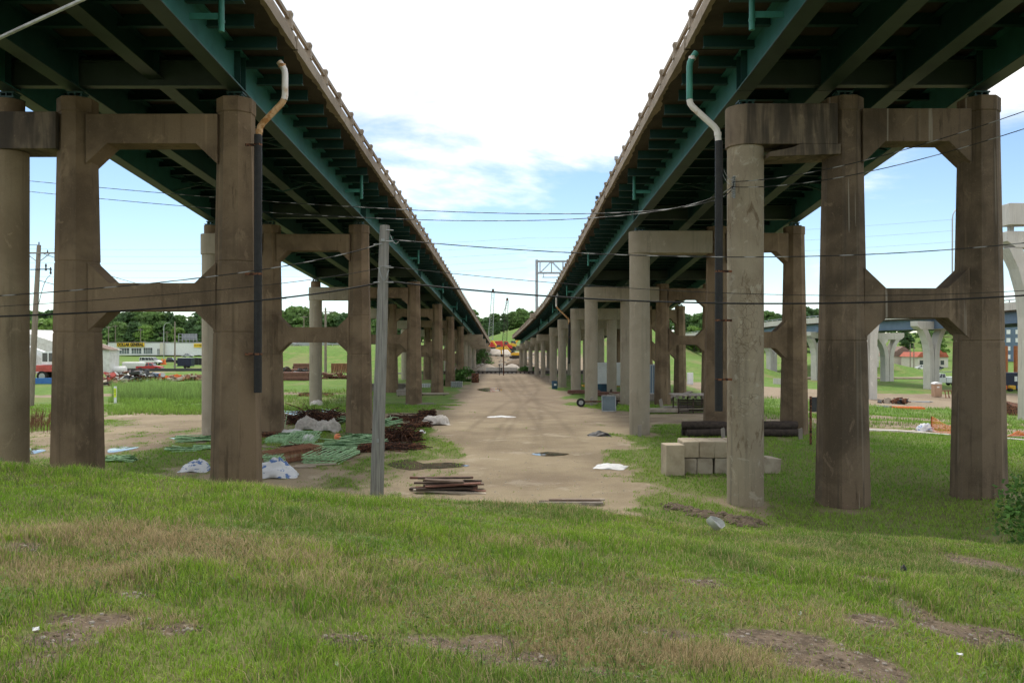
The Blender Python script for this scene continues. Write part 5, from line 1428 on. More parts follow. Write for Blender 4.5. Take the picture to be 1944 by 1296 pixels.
# street lamps
def lamp(b, h, arm, label, r=.09):
    t = thing('street_lamp', label, 'street lamp', b)
    pts = [b - Vector((0, 0, .3)), b + Vector((0, 0, h * .88))] + [b + Vector((arm * (1 - math.cos(a)), 0, h * .88 + h * .12 * math.sin(a))) for a in (.4, .8, 1.2, 1.57)]
    MB().tube(pts, [r * 1.2, r, r * .8, r * .7, r * .6, r * .6], 8).build('mast', 'galv', t, smooth='edge')
    MB().box(b + Vector((arm * 1.3, 0, h)), (abs(arm) * .6, .25, .12)).build('lamp_head', 'galv', t)
lamp(on(311, 300), 13, 1.4, 'grey street lamp rising over the store roof', .16)
lamp(on(385, 330), 10, 1.2, 'grey street lamp right of the sign frames', .14)
b = W(1808, 575, 141); lamp(b, 16.2, 1.3, 'tall curved street lamp on the flyover between right columns', .12)
b = W(1345, 630, 262); lamp(b, 12.5, 1.2, 'thin street lamp on the far part of the flyover', .12)
# sign frames beyond the store
p = W(356, 650, 375); t = thing('billboard_frame', 'steel lattice billboard frame behind the store', 'billboard', p)
fr = MB()
for k in range(6): fr.bar(p + Vector((-4 + k * 1.65, 0, -1)), p + Vector((-4 + k * 1.65, 0, 3.9)), .22)
for z in (1.2, 2.5, 3.9): fr.bar(p + Vector((-4.2, 0, z)), p + Vector((4.4, 0, z)), .18)
fr.build('frame', 'galv', t)
MB().box(p + Vector((.6, .3, 2.6)), (6.6, .1, 2.2)).build('panel', 'steel_grey', t)
# substation
p = W(580, 655, 268); t = thing('substation', 'grey substation frames on the grassed bank', 'substation', p)
for k in range(9):
    x = -6 + k * 1.7; h = (3.5, 5, 4.2, 6, 5, 3.5, 5.5, 4, 3)[k]
    MB().bar(p + Vector((x, 0, -1.5)), p + Vector((x, 0, h)), .16).bar(p + Vector((x - .5, 0, h * .8)), p + Vector((x + .8, 0, h * .8)), .14).build('mast', 'steel_grey', t)
MB().box(p + Vector((0, .5, .6)), (14, 1, 2.2)).build('equipment', 'galv', t)
# guard rail on the bank
a, b = on(545, 226), on(702, 226)
rl = thing('guard_rail', 'pale guard rail along the top of the grassed bank', 'guard rail', a)
MB().loft([[q + Vector((0, 0, z)) + Vector((0, y, 0)) for y, z in ((0, .45), (0, .8), (.1, .8), (.1, .45))] for q in [a + (b - a) * k / 8 for k in range(9)]]).build('rail', 'galv', rl)
for k in range(12):
    q = a + (b - a) * k / 11; MB().box(q + Vector((0, .15, .35)), (.15, .15, .8)).build('post', 'galv', rl)

# ------------------------------------------------------------------ centre: tracks, rubble, machines
zt = gz(-2, 158)
mb = MB(); t = thing('railway_track', 'dark railway track crossing at the far end of the yard', 'railway', (-2, 158, zt))
for dy in (0, 1.5): MB().box((2, 158 + dy, zt + .38), (46, .12, .18)).build('rail', 'rail_dark', t)
for k in range(58): MB().box((-20 + k * .8, 158.7, zt + .18), (.26, 2.5, .22)).build('sleeper', 'creosote', t)
structure(MB().prism([Vector((0, -2.4, -.3)), Vector((0, 2.4, -.3)), Vector((0, 1.6, .12)), Vector((0, -1.6, .12))], (-26, 158.7, zt), (26, 158.7, zt)).build('track_bed', 'rail_dark'))
p = on(956, 150); t = thing('thin_post', 'thin brown post standing in the middle before the rubble', 'post', p)
MB().tube([p, Vector((p.x, p.y, W(956, 657, 150).z))], .10, 8).build('shaft', 'rust', t)
p = on(948, 150); t = thing('crossing_sign', 'low dark sign post beside the thin brown post', 'sign', p)
MB().tube([p, p + Vector((0, 0, 2.0))], .07, 6).box(p + Vector((0, 0, 1.25)), (.7, .06, .12)).box(p + Vector((0, 0, .75)), (.9, .06, .1)).build('post', 'dark_grey', t)
o = MB().box((0, 0, .5), (3.2, .5, 1.0)).build('barrier_slab', 'concrete_new'); place(o, on(938, 165)); tag(o, 'left pale concrete barrier before the rubble slope', 'barrier')
o = MB().box((0, 0, .5), (3.2, .5, 1.0)).build('barrier_slab', 'concrete_new'); place(o, on(966, 165)); tag(o, 'right pale concrete barrier before the rubble slope', 'barrier')
q = random.Random(5)
sh = MB()
def rock(mb, p, s, q):
    n = 7; rg = []
    for r, z in ((.3, 0), (.9, .15), (1, .45), (.7, .8), (.2, .95)):
        rg.append([p + Vector((math.cos(a) * r * s * q.uniform(.75, 1.2), math.sin(a) * r * s * q.uniform(.75, 1.2), z * s * q.uniform(.8, 1.1))) for a in [6.283 * k / n for k in range(n)]])
    mb.loft(rg)
for k in range(420):
    x, y = q.uniform(-14, 12), q.uniform(176, 236)
    s = q.uniform(.12, .45) if q.random() < .9 else q.uniform(.5, 1.0)
    rock(sh, Vector((x, y, gz(x, y) - s * .3)), s, q)
o = sh.build('rubble', 'rubble', kind='stuff'); tag(o, 'grey broken concrete rubble covering the slope at the far centre', 'rubble')
for i, (px, D, r, h, m) in enumerate([(925, 172, 2.6, 1.5, 'wood_pale'), (960, 222, 4.0, 1.6, 'rubble'), (938, 226, 4.5, 1.5, 'rubble'), (985, 200, 3.4, 1.6, 'clod'), (972, 190, 2.2, 1.1, 'rubble')]):
    b = on(px, D); rg = []
    for f, z in ((1, -.1), (.8, .3), (.5, .7), (.2, .95), (.03, 1.0)):
        rg.append([b + Vector((math.cos(a) * r * f * q.uniform(.85, 1.15), math.sin(a) * r * f * q.uniform(.85, 1.15), h * z)) for a in [6.283 * k / 18 for k in range(18)]])
    tag(MB().loft(rg).build('spoil_heap', m, smooth=True), ['brown earth heap at the left foot of the rubble slope', 'broad rubble heap in the middle of the slope top', 'grey rubble heap at the left of the slope top', 'dark spoil heap under the end of the right viaduct', 'small pale heap before the right viaduct end'][i], 'spoil heap')
def excavator(label, loc, rz, m, sc=1.0):
    t = thing('excavator', label, 'excavator')
    for s in (-1, 1):
        MB().prism([Vector((a, 0, b)) for a, b in ((-1.9, .3), (-1.6, 0), (1.6, 0), (1.9, .3), (1.9, .6), (1.6, .9), (-1.6, .9), (-1.9, .6))], (0, s * 1.0, 0), (0, s * 1.55, 0)).build('track', 'rail_dark', t)
    MB().box((-.3, 0, 1.05), (2.6, 2.2, .3)).build('turntable', 'dark_grey', t)
    sect([(-2.4, 1.2), (-2.5, 2.1), (-.8, 2.3), (.4, 2.2), (1.5, 1.9), (1.5, 1.2)], 1.3, 'house', m, t, .1)
    sect([(.2, 1.9), (.2, 3.0), (1.3, 3.0), (1.6, 1.9)], .5, 'cab', 'glass', t)
    MB().bar((1.2, 0, 1.9), (3.4, 0, 4.6), .45, .55).bar((3.4, 0, 4.6), (5.6, 0, 3.9), .4, .45).build('boom', m, t)
    MB().bar((5.5, 0, 4.1), (5.0, 0, 1.6), .32, .4).build('stick', m, t)
    sect([(4.6, 1.5), (5.4, 1.6), (5.5, .9), (4.7, .5)], .55, 'bucket', 'rail_dark', t)
    return place(t, loc, rz, sc=sc)
excavator('orange yellow excavator in the middle of the far site', on(950, 240), math.radians(150), 'yellow_paint', .75)
excavator('yellow excavator under the end of the right viaduct', on(978, 214), math.radians(170), 'yellow_paint', .7)
excavator('yellow excavator higher up on the far hillside', on(970, 262), math.radians(20), 'yellow_paint', 1.0)
p = on(947, 246); t = thing('dump_truck', 'red dump truck standing behind the orange yellow excavator', 'truck')
sect([(-3.2, 1.2), (-3.5, 2.9), (1.0, 3.1), (1.3, 1.2)], 1.25, 'dump_body', 'red_paint', t)
sect([(1.5, .8), (1.5, 2.9), (2.6, 2.9), (3.0, 1.9), (3.9, 1.7), (3.9, .8)], 1.15, 'cab', 'red_paint', t)
MB().box((2.1, -1.16, 2.35), (.9, .04, .7)).build('window', 'glass', t); MB().box((.2, 0, .95), (6.6, 1.6, .3)).build('chassis', 'dark_grey', t)
wheels(t, (-2.4, -1.1, 2.8), .55, .4, 1.2); place(t, p + Vector((0, 0, .4)), .1)
def lattice(b, tp, w, m, name, label, cat, n=22):
    t = thing(name, label, cat, b)
    d = tp - b; u = Vector((1, 0, 0)); v = Vector((0, 1, 0)); mb = MB()
    C = [(1, 1), (-1, 1), (-1, -1), (1, -1)]
    wf = lambda s: w * (1 - .55 * s) * .5
    for x, y in C: mb.bar(b + (u * x + v * y) * wf(0), tp + (u * x + v * y) * wf(1), .11)
    for k in range(n):
        s0, s1 = k / n, (k + 1) / n
        for i in range(4):
            x0, y0 = C[i]; x1, y1 = C[(i + 1) % 4]
            mb.bar(b + d * s0 + (u * x0 + v * y0) * wf(s0), b + d * s1 + (u * x1 + v * y1) * wf(s1), .07)
    mb.build('lattice_mast', m, t)
    MB().box(tp + Vector((0, 0, .3)), (.7, .7, .9)).build('mast_head', 'rust', t)
    return t
b1 = on(930, 262); lattice(b1, W(936, 553, 262), 1.7, 'steel_grey', 'lattice_crane', 'taller slim lattice crane mast behind the rubble', 'crane')
b2 = on(957, 268); c2 = lattice(b2, W(963, 570, 268), 1.6, 'rail_dark', 'lattice_crane', 'shorter dark lattice crane mast with stays, in the middle', 'crane')
st = MB()
for k in range(3): st.tube([W(963, 572 + k, 268), W(951 - k * 2, 606 + k * 6, 268)], .04, 4)
st.build('stay', 'rail_dark', c2)
MB().box(W(929, 668, 246), (1.2, 1.2, 6)).build('support_tower', 'rail_dark', None)
tag(bpy.data.objects['support_tower'], 'dark shoring tower at the end of the left viaduct', 'tower')
# sign gantry on the right viaduct
p = W(1019, 592, 126); t = thing('sign_gantry', 'grey truss sign gantry standing on the right viaduct', 'sign gantry', p)
zt_ = W(1019, 493, 126).z
MB().tube([p - Vector((0, 0, .2)), Vector((p.x, p.y, zt_))], .22, 12).build('post', 'galv', t, smooth='edge')
tr = MB(); z0, z1 = W(0, 518, 126).z, W(0, 496, 126).z
for z in (z0, z1):
    for y in (125.4, 126.8): tr.bar((p.x + .1, y, z), (p.x + 9, y, z), .17)
for k in range(5):
    xA, xB = p.x + .5 + k * 1.75, p.x + .5 + (k + 1) * 1.75
    for y in (125.4, 126.8):
        tr.bar((xA, y, z0), (xA, y, z1), .11)
        tr.bar((xA, y, z0 if k % 2 == 0 else z1), (xB, y, z1 if k % 2 == 0 else z0), .10)
tr.build('truss', 'galv', t)
MB().bar((p.x + .8, 125.2, z0 - .75), (p.x + 8, 125.2, z0 - .75), .12).bar((p.x + 1, 125.2, z0 - .8), (p.x + 1, 125.2, z0), .1).bar((p.x + 3.6, 125.2, z0 - .8), (p.x + 3.6, 125.2, z0), .1).build('walkway', 'galv', t)
for i, (px, py, d) in enumerate([(1125, 392, 43), (1103, 440, 52)]):
    b = Vector((RIGHT['inner'](d) - 1.6, d, Rslab(d) + .45)); t = thing('rail_marker', ['small marker post with round head on the right railing', 'small square marker on the right railing'][i], 'marker', b)
    MB().tube([b, b + Vector((0, 0, .95))], .03, 6).box(b + Vector((0, 0, 1.0)), (.2, .06, .2)).build('post', 'galv' if i == 0 else 'dark_grey', t)

# ------------------------------------------------------------------ right background: flyover and site
FP = [W(2150, 556, 118), W(1944, 571, 130), W(1765, 590, 153), W(1640, 597, 170), W(1548, 603, 190), W(1465, 610, 216), W(1340, 629, 262), W(1240, 641, 330), W(1150, 648, 400)]
FT = thing('flyover', 'new pale flyover with blue grey girders at the right', 'bridge', FP[2])
def offs(d):
    out = []
    for i, p in enumerate(FP):
        tn = (FP[min(i + 1, len(FP) - 1)] - FP[max(i - 1, 0)]); nn = Vector((-tn.y, tn.x, 0)).normalized()
        if nn.y < 0: nn = -nn
        out.append(p + nn * d)
    return out
def flystrip(d0, d1, za, zb, name, m):
    A, B = offs(d0), offs(d1)
    MB().loft([[a + Vector((0, 0, za)), b + Vector((0, 0, za)), b + Vector((0, 0, zb)), a + Vector((0, 0, zb))] for a, b in zip(A, B)]).build(name, m, FT)
flystrip(0, .35, -1.25, 0, 'parapet', 'concrete_new'); flystrip(11.6, 12, -1.25, 0, 'parapet', 'concrete_new')
flystrip(.1, 11.9, -1.5, -1.252, 'deck_slab', 'soffit_shaded')
for d in (.9, 4.2, 7.6, 11.0): flystrip(d, d + .08, -3.3, -1.505, 'girder', 'girder_blue')
for d in (.7, 4.0, 7.4, 10.8): flystrip(d, d + .45, -3.36, -3.302, 'girder_flange', 'girder_blue')
A = offs(.17)
MB().loft([[a + Vector((0, 0, z)) + Vector((0, y, 0)) for y, z in ((-.06, .32), (.06, .32), (.06, .48), (-.06, .48))] for a in A]).build('rail', 'galv', FT)
for i in range(len(A) - 1):
    n = max(2, int((A[i + 1] - A[i]).length / 3))
    for k in range(n):
        q = A[i] + (A[i + 1] - A[i]) * k / n; MB().box(q + Vector((0, 0, .22)), (.14, .14, .44)).build('rail_post', 'galv', FT)
def y_pier(px, ybase, ytop, D, label, capw=7.2, rz=0, wleg=1.15, cut=0):
    b = on(px, D); zt = W(0, ytop, D).z
    t = thing('flyover_pier', label, 'bridge pier', b, 'piers of the new flyover')
    M = Matrix.Rotation(rz, 3, 'Z'); H = zt - 1.5 - b.z
    for s in (-1, 1):
        rg = []
        for f, off, wd in ((-.08, .60, 1.14), (.45, .60, 1.12), (.6, .66, 1.08), (.75, .95, 1.05), (.88, 1.5, 1.1), (1.0, 2.3, 1.25)):
            z = b.z + H * f
            rg.append([b + M @ Vector((s * off + x * wd / 2, y * .8, 0)) + Vector((0, 0, z - b.z)) for x, y in ((-1, -1), (1, -1), (1, 1), (-1, 1))])
        MB().loft(rg).build('leg', 'concrete_new', t, bev=.04)
    w = capw / 2
    MB().prism([M @ Vector((a, 0, z)) + b for a, z in ((-w + .8, zt - 1.5 - b.z), (w - .8, zt - 1.5 - b.z), (w, zt - b.z - .9), (w, zt - b.z), (-w, zt - b.z), (-w, zt - b.z - .9))], M @ Vector((0, -.85, 0)), M @ Vector((0, .85, 0))).build('cap', 'concrete_new', t, bev=.04)
    return t, b, zt
y_pier(1768, 730, 610, 154, 'flyover pier with flared legs beside the portable toilet', 8.4, .35)
y_pier(1684, 717, 632, 186, 'flyover pier with flared legs, second beyond the portable toilet', 8, .3)
y_pier(1657, 709, 641, 210, 'flyover pier farthest back, half hidden by the tapered column', 8, .3)
y_pier(1551, 715, 630, 192, 'flyover pier seen right of the outer brown column', 6, .5)
y_pier(1465, 705, 645, 219, 'flyover pier seen just right of the cracked column', 6, .5)
t, b, zt_ = y_pier(1644, 762, 548, 112, 'tall flyover pier directly behind the second tapered column', 6.0, .1)
t, b, zt_ = y_pier(1966, 812, 441, 76, 'tall unfinished pier at the right edge of the picture', 6.2, .0)
MB().prism([Vector((b.x - 3.1, 0, zt_ + .55)), Vector((b.x - 1.9, 0, zt_ + .55)), Vector((b.x + 2.8, 0, zt_ + .7)), Vector((b.x + 2.8, 0, zt_ + 2.5)), Vector((b.x - 3.1, 0, zt_ + 2.5)), Vector((b.x - 3.1, 0, zt_ + 1.8))], (0, b.y - 1.2, 0), (0, b.y + .6, 0)).build('upper_cap', 'concrete_new', t, bev=.03)
MB().box((b.x + .2, b.y, zt_ + .3), (.5, .5, .6)).box((b.x - 2.3, b.y, zt_ + .3), (.4, .4, .6)).build('pedestal', 'concrete_new', t)
# portable toilet
p = on(1778, 130); t = thing('portable_toilet', 'tan portable toilet with white roof beside the flyover pier', 'portable toilet', p)
MB().box(p + Vector((0, 0, 1.1)), (1.15, 1.15, 2.0)).build('cabin', 'tan_plastic', t, bev=.05)
MB().prism([Vector((p.x - .62, 0, p.z + 2.08)), Vector((p.x + .62, 0, p.z + 2.08)), Vector((p.x + .5, 0, p.z + 2.3)), Vector((p.x, 0, p.z + 2.42)), Vector((p.x - .5, 0, p.z + 2.3))], (0, p.y - .62, 0), (0, p.y + .62, 0)).build('roof', 'white_paint', t, bev=.03)
MB().box(p + Vector((0, -.59, 1.05)), (.8, .03, 1.75)).build('door', 'tan_plastic', t); MB().box(p + Vector((-.05, -.62, 1.62)), (.35, .02, .2)).build('notice', 'white_paint', t)
# rusty rack, orange timber, pipes
p = on(1790, 128); t = thing('steel_rack', 'rusty rack of upright bars right of the portable toilet', 'steel rack', p)
for k in range(9): MB().bar(p + Vector((k * .5 + .5, 0, 0)), p + Vector((k * .5 + .3, 0, 1.1)), .12).build('bar', 'rust_light', t)
MB().box(p + Vector((2.4, 0, 1.12)), (5.0, .3, .1)).build('top_bar', 'rust_light', t)
c = on(1727, 86)
for k in range(5):
    plank(c + Vector((R.uniform(-.2, .2), k * .32, .12 + .02 * k)), 2.8, .26, .18, -.25, 0, 'orange' if k < 3 else 'wood_pale', '%s orange or pale beam lying on the grass at the building site' % ORD[k], 'orange beams on the site', 'beam', 'beam')
wires(on(1698, 88), -.1, 3.6, .5, .12, 14, .06, 'galv', 'pipe_bundle', 'grey pipes lying left of the orange beams', 'pipe bundle', 61, 0, .08, 8)
wires(on(1748, 112), -.1, 3.2, .5, .12, 12, .05, 'galv', 'pipe_bundle', 'grey rods lying in front of the portable toilet', 'pipe bundle', 62, 0, .1, 6)
p = on(1918, 88); rg = []
mb = MB()
for k in range(9):
    rg.append([p + Vector((-1.8 + k * .5, -1 + .2 * math.sin(k), 0)), p + Vector((-1.7 + k * .5, -.6, 1.2 + .3 * math.sin(k * 1.3))), p + Vector((-1.7 + k * .5, .4, 1.8 - .12 * k)), p + Vector((-1.8 + k * .5, 1.2, 0))])
tag(mb.loft(rg, closed=False, caps=False).build('steel_form', 'rust'), 'rusty curved steel form lying at the right edge', 'steel form')
# rusty sheet piles / orange columns and container at right edge
for i, px in enumerate((1909, 1929, 1948)):
    b = on(px, 172); o = MB().lathe((0, 0, 0), [(.45, 0), (.45, 8.0)], 16).build('steel_column', 'rust_orange', smooth='edge'); place(o, b); tag(o, ['leftmost orange steel column under the flyover at right', 'middle orange steel column under the flyover at right', 'orange steel column at the right picture edge'][i], 'steel column')
p = on(1925, 150); t = thing('site_container', 'dark blue site container near the right edge', 'container', p)
MB().box(p + Vector((0, 0, 1.7)), (6, 2.4, 3.0)).build('body', 'navy', t, bev=.04); MB().box(p + Vector((-.4, -1.23, 2.1)), (.5, .04, .9)).build('sticker', 'white_paint', t)
for i, (x, m) in enumerate(((-1.9, 'orange'), (-.4, 'yellow_paint'), (1.2, 'blue_paint'))):
    q = on(1925, 146) + Vector((x, 0, 0)); t = thing('small_machine', ['orange machine before the dark container', 'yellow machine before the dark container', 'blue machine before the dark container'][i], 'machine', q)
    MB().box(q + Vector((0, 0, .7)), (1.0, .8, .7)).build('body', m, t, bev=.08); MB().tube([q + Vector((-.3, -.4, .3)), q + Vector((-.3, .4, .3))], .3, 12).build('wheel', 'rubber', t)
t, zb, zt = building('house', 'cream building with red roof and arched gable at right', W(1742, 680, 285).x, W(1800, 680, 285).x, 285, 12, 3.6, 'siding', 'roof_grey', 0)
x0, x1 = W(1742, 0, 285).x - .5, W(1800, 0, 285).x
MB().prism([Vector((x0, 0, zt)), Vector((x1, 0, zt)), Vector((x1 - 1, 0, zt + 1.6)), Vector((x0 + 1.5, 0, zt + 1.6))], (0, 284.4, 0), (0, 297.5, 0)).build('roof', 'roof_red', t)
MB().prism([Vector((x0 + 6 + 2.8 * math.cos(a), 0, zt + .9 + 2.1 * math.sin(a))) for a in np.linspace(0, math.pi, 9)], (0, 284.0, 0), (0, 287, 0)).build('arched_gable', 'roof_red', t)
for k in range(4): MB().box((x0 + 1.8 + k * 2.4, 284.95, zb + 2.0), (1.2, .1, 1.5)).build('window', 'glass', t)
t, zb, zt = building('house', 'low building with brown hipped roof behind the mound', W(1686, 680, 300).x, W(1742, 680, 300).x, 300, 12, 3.4, 'siding', 'roof_brown', 3.6)
power_pole(1735, 690, 650, 240, 'thin pole before the brown roofed building', False, w=.13)
power_pole(1728, 690, 652, 246, 'second thin pole before the brown roofed building', False, w=.13)
t, zb, zt = building('apartment_block', 'far blue grey block behind the orange columns', W(1890, 660, 330).x, W(2010, 660, 330).x, 330, 14, 14, 'girder_blue', 'roof_grey', 0)
for r_ in range(4):
    for k in range(6): MB().box((W(1897, 0, 330).x + k * 3.6, 329.9, zb + 2.2 + r_ * 3.3), (1.5, .16, 1.7)).build('window', 'white_paint', t)
p = on(1493, 158); o = MB().box((0, 0, .6), (5, .4, 1.2)).build('concrete_barrier', 'concrete_new'); place(o, p); tag(o, 'pale concrete barrier on the green bank right of the cracked column', 'barrier')
o = MB().box((0, 0, .9), (.9, .5, 1.8)).build('meter_box', 'white_paint'); place(o, on(1310, 128)); tag(o, 'white box standing in the grass under the right viaduct', 'box')
structure(MB().box((80, 196, gz(80, 196) + .12), (60, 5, .3)).build('road', 'deck_concrete'))
# ------------------------------------------------------------------ trees
rng = np.random.default_rng(11)
def leaf_quads(P, N, size, col, rng):
    """P centres (n,3), N rough normals, size (n,), col (n,3) -> verts, faces, colours"""
    n = len(P)
    N = N + rng.normal(0, .55, N.shape); N /= np.linalg.norm(N, axis=1, keepdims=True) + 1e-9
    A = np.cross(N, rng.normal(0, 1, N.shape)); A /= np.linalg.norm(A, axis=1, keepdims=True) + 1e-9
    B = np.cross(N, A)
    s = size[:, None]
    V = np.stack([P - A * s * .5 - B * s * .35, P + A * s * .5 - B * s * .2, P + A * s * .45 + B * s * .38, P - A * s * .4 + B * s * .3], 1).reshape(-1, 3)
    Fq = np.arange(n * 4).reshape(n, 4)
    return V, Fq, np.repeat(col, 4, 0)
GREENS = np.array([(.070, .135, .040), (.085, .165, .045), (.105, .185, .048), (.075, .145, .055), (.115, .195, .052)])
def crown(rng, H, Wd, nl, per, ls, tint):
    """clumped crown: lobes of leaf sprays spread through a tapering volume"""
    Ps, Ns, Cs = [], [], []
    for k in range(nl):
        a = rng.random() * 6.283; hz = rng.random() ** .8
        rad = Wd * .5 * (1 - abs(hz - .36) * 1.1) * np.sqrt(rng.random())
        c = np.array([np.cos(a) * rad, np.sin(a) * rad, H * (.10 + .84 * hz)])
        r = Wd * rng.uniform(.10, .21)
        d = rng.normal(0, 1, (per, 3)); d /= np.linalg.norm(d, axis=1, keepdims=True)
        d[:, 2] = np.abs(d[:, 2]) * .9 - .25
        P = c + d * r * rng.uniform(.55, 1.08, (per, 1)) * np.array([1.15, 1.15, .8])
        Ps.append(P); Ns.append(d)
        base = tint * rng.uniform(.72, 1.3)
        Cs.append(base * rng.uniform(.75, 1.25, (per, 1)))
    return np.concatenate(Ps), np.concatenate(Ns), np.concatenate(Cs)
def make_tree(H, Wd, nl, per, ls, tint, seed):
    r = np.random.default_rng(seed); q = random.Random(seed)
    t = bpy.data.objects.new('tree', None); COL.objects.link(t)
    P, N, C = crown(r, H, Wd, nl, per, ls, np.array(tint))
    V, Fq, CC = leaf_quads(P, N, r.uniform(.6, 1.3, len(P)) * ls, C, r)
    npmesh('crown', V, 4, 'leaf', t, CC, fidx=Fq)
    tr = MB().tube([(0, 0, -.5), (.05 * Wd * .2, 0, H * .3), (0, .03 * Wd, H * .75)], [H * .028, H * .02, H * .006], 8)
    for k in range(6):
        a = q.random() * 6.28; z = H * q.uniform(.28, .6)
        tr.tube([(0, 0, z), (math.cos(a) * Wd * .18, math.sin(a) * Wd * .18, z + H * .1), (math.cos(a) * Wd * .34, math.sin(a) * Wd * .34, z + H * .2)], [H * .011, H * .008, H * .003], 6)
    tr.build('trunk', 'bark', t)
    return t
TREES = [make_tree(13, 9.5, 80, 60, .8, (.105, .185, .056), 1), make_tree(12, 10.5, 84, 60, .8, (.125, .21, .06), 2), make_tree(15, 8.5, 80, 60, .8, (.08, .145, .056), 3), make_tree(9, 8.5, 60, 55, .7, (.140, .235, .050), 4)]
used = [False] * 4
def tree_at(k, px, D, top_py, label, group=None, name=None):
    o = TREES[k] if not used[k] else dup(TREES[k])
    used[k] = True
    b = on(px, D); H = (13, 12, 15, 9)[k]
    z = CAMZ - (top_py - 648) / F * D
    s = max(.35, (z - b.z) / (H * .97))
    place(o, b, R.random() * 6.28, label, group, (s * R.uniform(.95, 1.15), s * R.uniform(.95, 1.15), s))
    tag(o, label, 'tree', group)
    return o
tree_at(1, 566, 330, 584, 'round topped pale tree rising above the substation bank')
tree_at(3, 88, 200, 606, 'bright green tree behind the white shed roof at left')
tree_at(3, 1775, 340, 640, 'small bright tree behind the red roofed building')
g = 'trees on the hillside between the viaducts'
for i_, (k, px, D, y) in enumerate(sorted([(0, 908, 400, 606), (2, 924, 385, 604), (0, 940, 392, 596), (2, 957, 380, 596), (1, 975, 395, 592), (1, 992, 385, 588), (0, 1010, 395, 598), (2, 1028, 400, 606), (0, 1046, 405, 610), (0, 932, 360, 624), (2, 944, 352, 622), (3, 916, 350, 632), (2, 900, 370, 622)], key=lambda v: v[1])):
    tree_at(k, px, D, y, ORD[i_] + ' from left: leafy green tree on the ridge between the two viaducts', g)
g = 'trees beyond the flyover'
for i_, (k, px, D, y) in enumerate(sorted([(2, 1300, 430, 602), (0, 1330, 420, 596), (2, 1360, 425, 592), (3, 1318, 390, 620), (3, 1350, 390, 622), (0, 1455, 420, 592), (2, 1480, 430, 598), (2, 1530, 420, 584), (0, 1560, 425, 588), (1, 1590, 420, 596), (0, 1625, 425, 606), (2, 1720, 420, 622), (0, 1760, 420, 628)], key=lambda v: v[1])):
    tree_at(k, px, D, y, ORD[i_] + ' from left: dark green tree on the ridge beyond the flyover', g)
g = 'trees behind the store'
for i_, (k, px, D, y) in enumerate(sorted([(0, 66, 420, 592), (2, 100, 420, 590), (2, 60, 300, 600), (0, 118, 330, 596), (0, 215, 430, 602), (2, 238, 425, 594), (0, 262, 430, 592), (1, 290, 425, 590), (2, 318, 430, 594), (0, 340, 440, 600), (2, 366, 430, 606), (0, 392, 430, 602), (1, 225, 415, 612), (3, 280, 412, 618), (3, 335, 415, 622), (2, 255, 412, 612), (0, 310, 412, 612), (2, 375, 415, 618)], key=lambda v: v[1])):
    tree_at(k, px, D, y, ORD[i_] + ' from left: green tree in the wood behind the long white store', g)
g = 'trees beyond the left viaduct'
for i_, (k, px, D, y) in enumerate(sorted([(0, 540, 420, 600), (2, 600, 420, 602), (0, 628, 425, 598), (2, 655, 420, 596), (0, 690, 420, 596), (2, 760, 420, 598), (0, 800, 425, 596), (1, 720, 400, 606)], key=lambda v: v[1])):
    tree_at(k, px, D, y, ORD[i_] + ' from left: green tree on the ridge beyond the left viaduct', g)
# the far wood behind: one mass
Ps, Ns, Cs = [], [], []
for k in range(330):
    x = rng.uniform(-420, 460); y = rng.uniform(450, 620)
    H = rng.uniform(10, 15); Wd = rng.uniform(9, 13)
    P, N, C = crown(rng, H, Wd, 16, 26, 1, GREENS[rng.integers(0, 5)] * .9)
    z = gz(x, y)
    Ps.append(P + np.array([x, y, z])); Ns.append(N); Cs.append(C)
P, N, C = np.concatenate(Ps), np.concatenate(Ns), np.concatenate(Cs)
V, Fq, CC = leaf_quads(P, N, rng.uniform(1.0, 2.1, len(P)), C, rng)
o = npmesh('forest', V, 4, 'leaf', None, CC, fidx=Fq, kind='stuff'); tag(o, 'far wooded hills along the horizon', 'forest')
# ------------------------------------------------------------------ shrubs, weeds
def shrub(c, sx, sy, h, n, ls, tint, name, label, cat, kind=None, seed=1, up=.5):
    r = np.random.default_rng(seed)
    k = max(3, n // 60)
    cc = np.stack([r.normal(0, .45, k) * sx, r.normal(0, .45, k) * sy, r.random(k) ** .8 * h], 1)
    i = r.integers(0, k, n)
    d = r.normal(0, 1, (n, 3))
    P = cc[i] + d * np.array([sx, sy, h]) * .14
    P[:, 2] = np.abs(P[:, 2]) * (1 - .5 * np.clip(np.hypot(P[:, 0] / sx, P[:, 1] / sy) / 1.3, 0, 1))
    col = np.array(tint) * r.uniform(.6, 1.45, (n, 1)) * (1 + .25 * r.normal(0, 1, (k, 1))[i].clip(-1, 1))
    V, Fq, CC = leaf_quads(P, d / (np.linalg.norm(d, axis=1, keepdims=True) + 1e-6) + np.array([0, 0, up]), r.uniform(.6, 1.3, n) * ls, col, r)
    V[:, 2] += 0
    if kind:
        o = npmesh(name, V + np.array(c), 4, 'leaf', None, CC, fidx=Fq, kind=kind)
    else:
        o = bpy.data.objects.new(name, None); COL.objects.link(o); o.location = c
        npmesh('foliage', V, 4, 'leaf', o, CC, fidx=Fq)
        st = MB(); q = random.Random(seed)
        for j in range(7):
            a = q.random() * 6.28; st.tube([(0, 0, -.1), (math.cos(a) * sx * .3, math.sin(a) * sy * .3, h * .5), (math.cos(a) * sx * .6, math.sin(a) * sy * .6, h * .85)], [.02 * h, .014 * h, .006 * h], 5)
        s_ = st.build('stem', 'bark'); s_.parent = o
    return tag(o, label, cat)
shrub(on(1945, 17.5) + Vector((.4, 0, 0)), 1.0, .8, 2.5, 1900, .085, (.11, .23, .05), 'shrub', 'leafy green shrub growing at the right picture edge', 'shrub', seed=5)
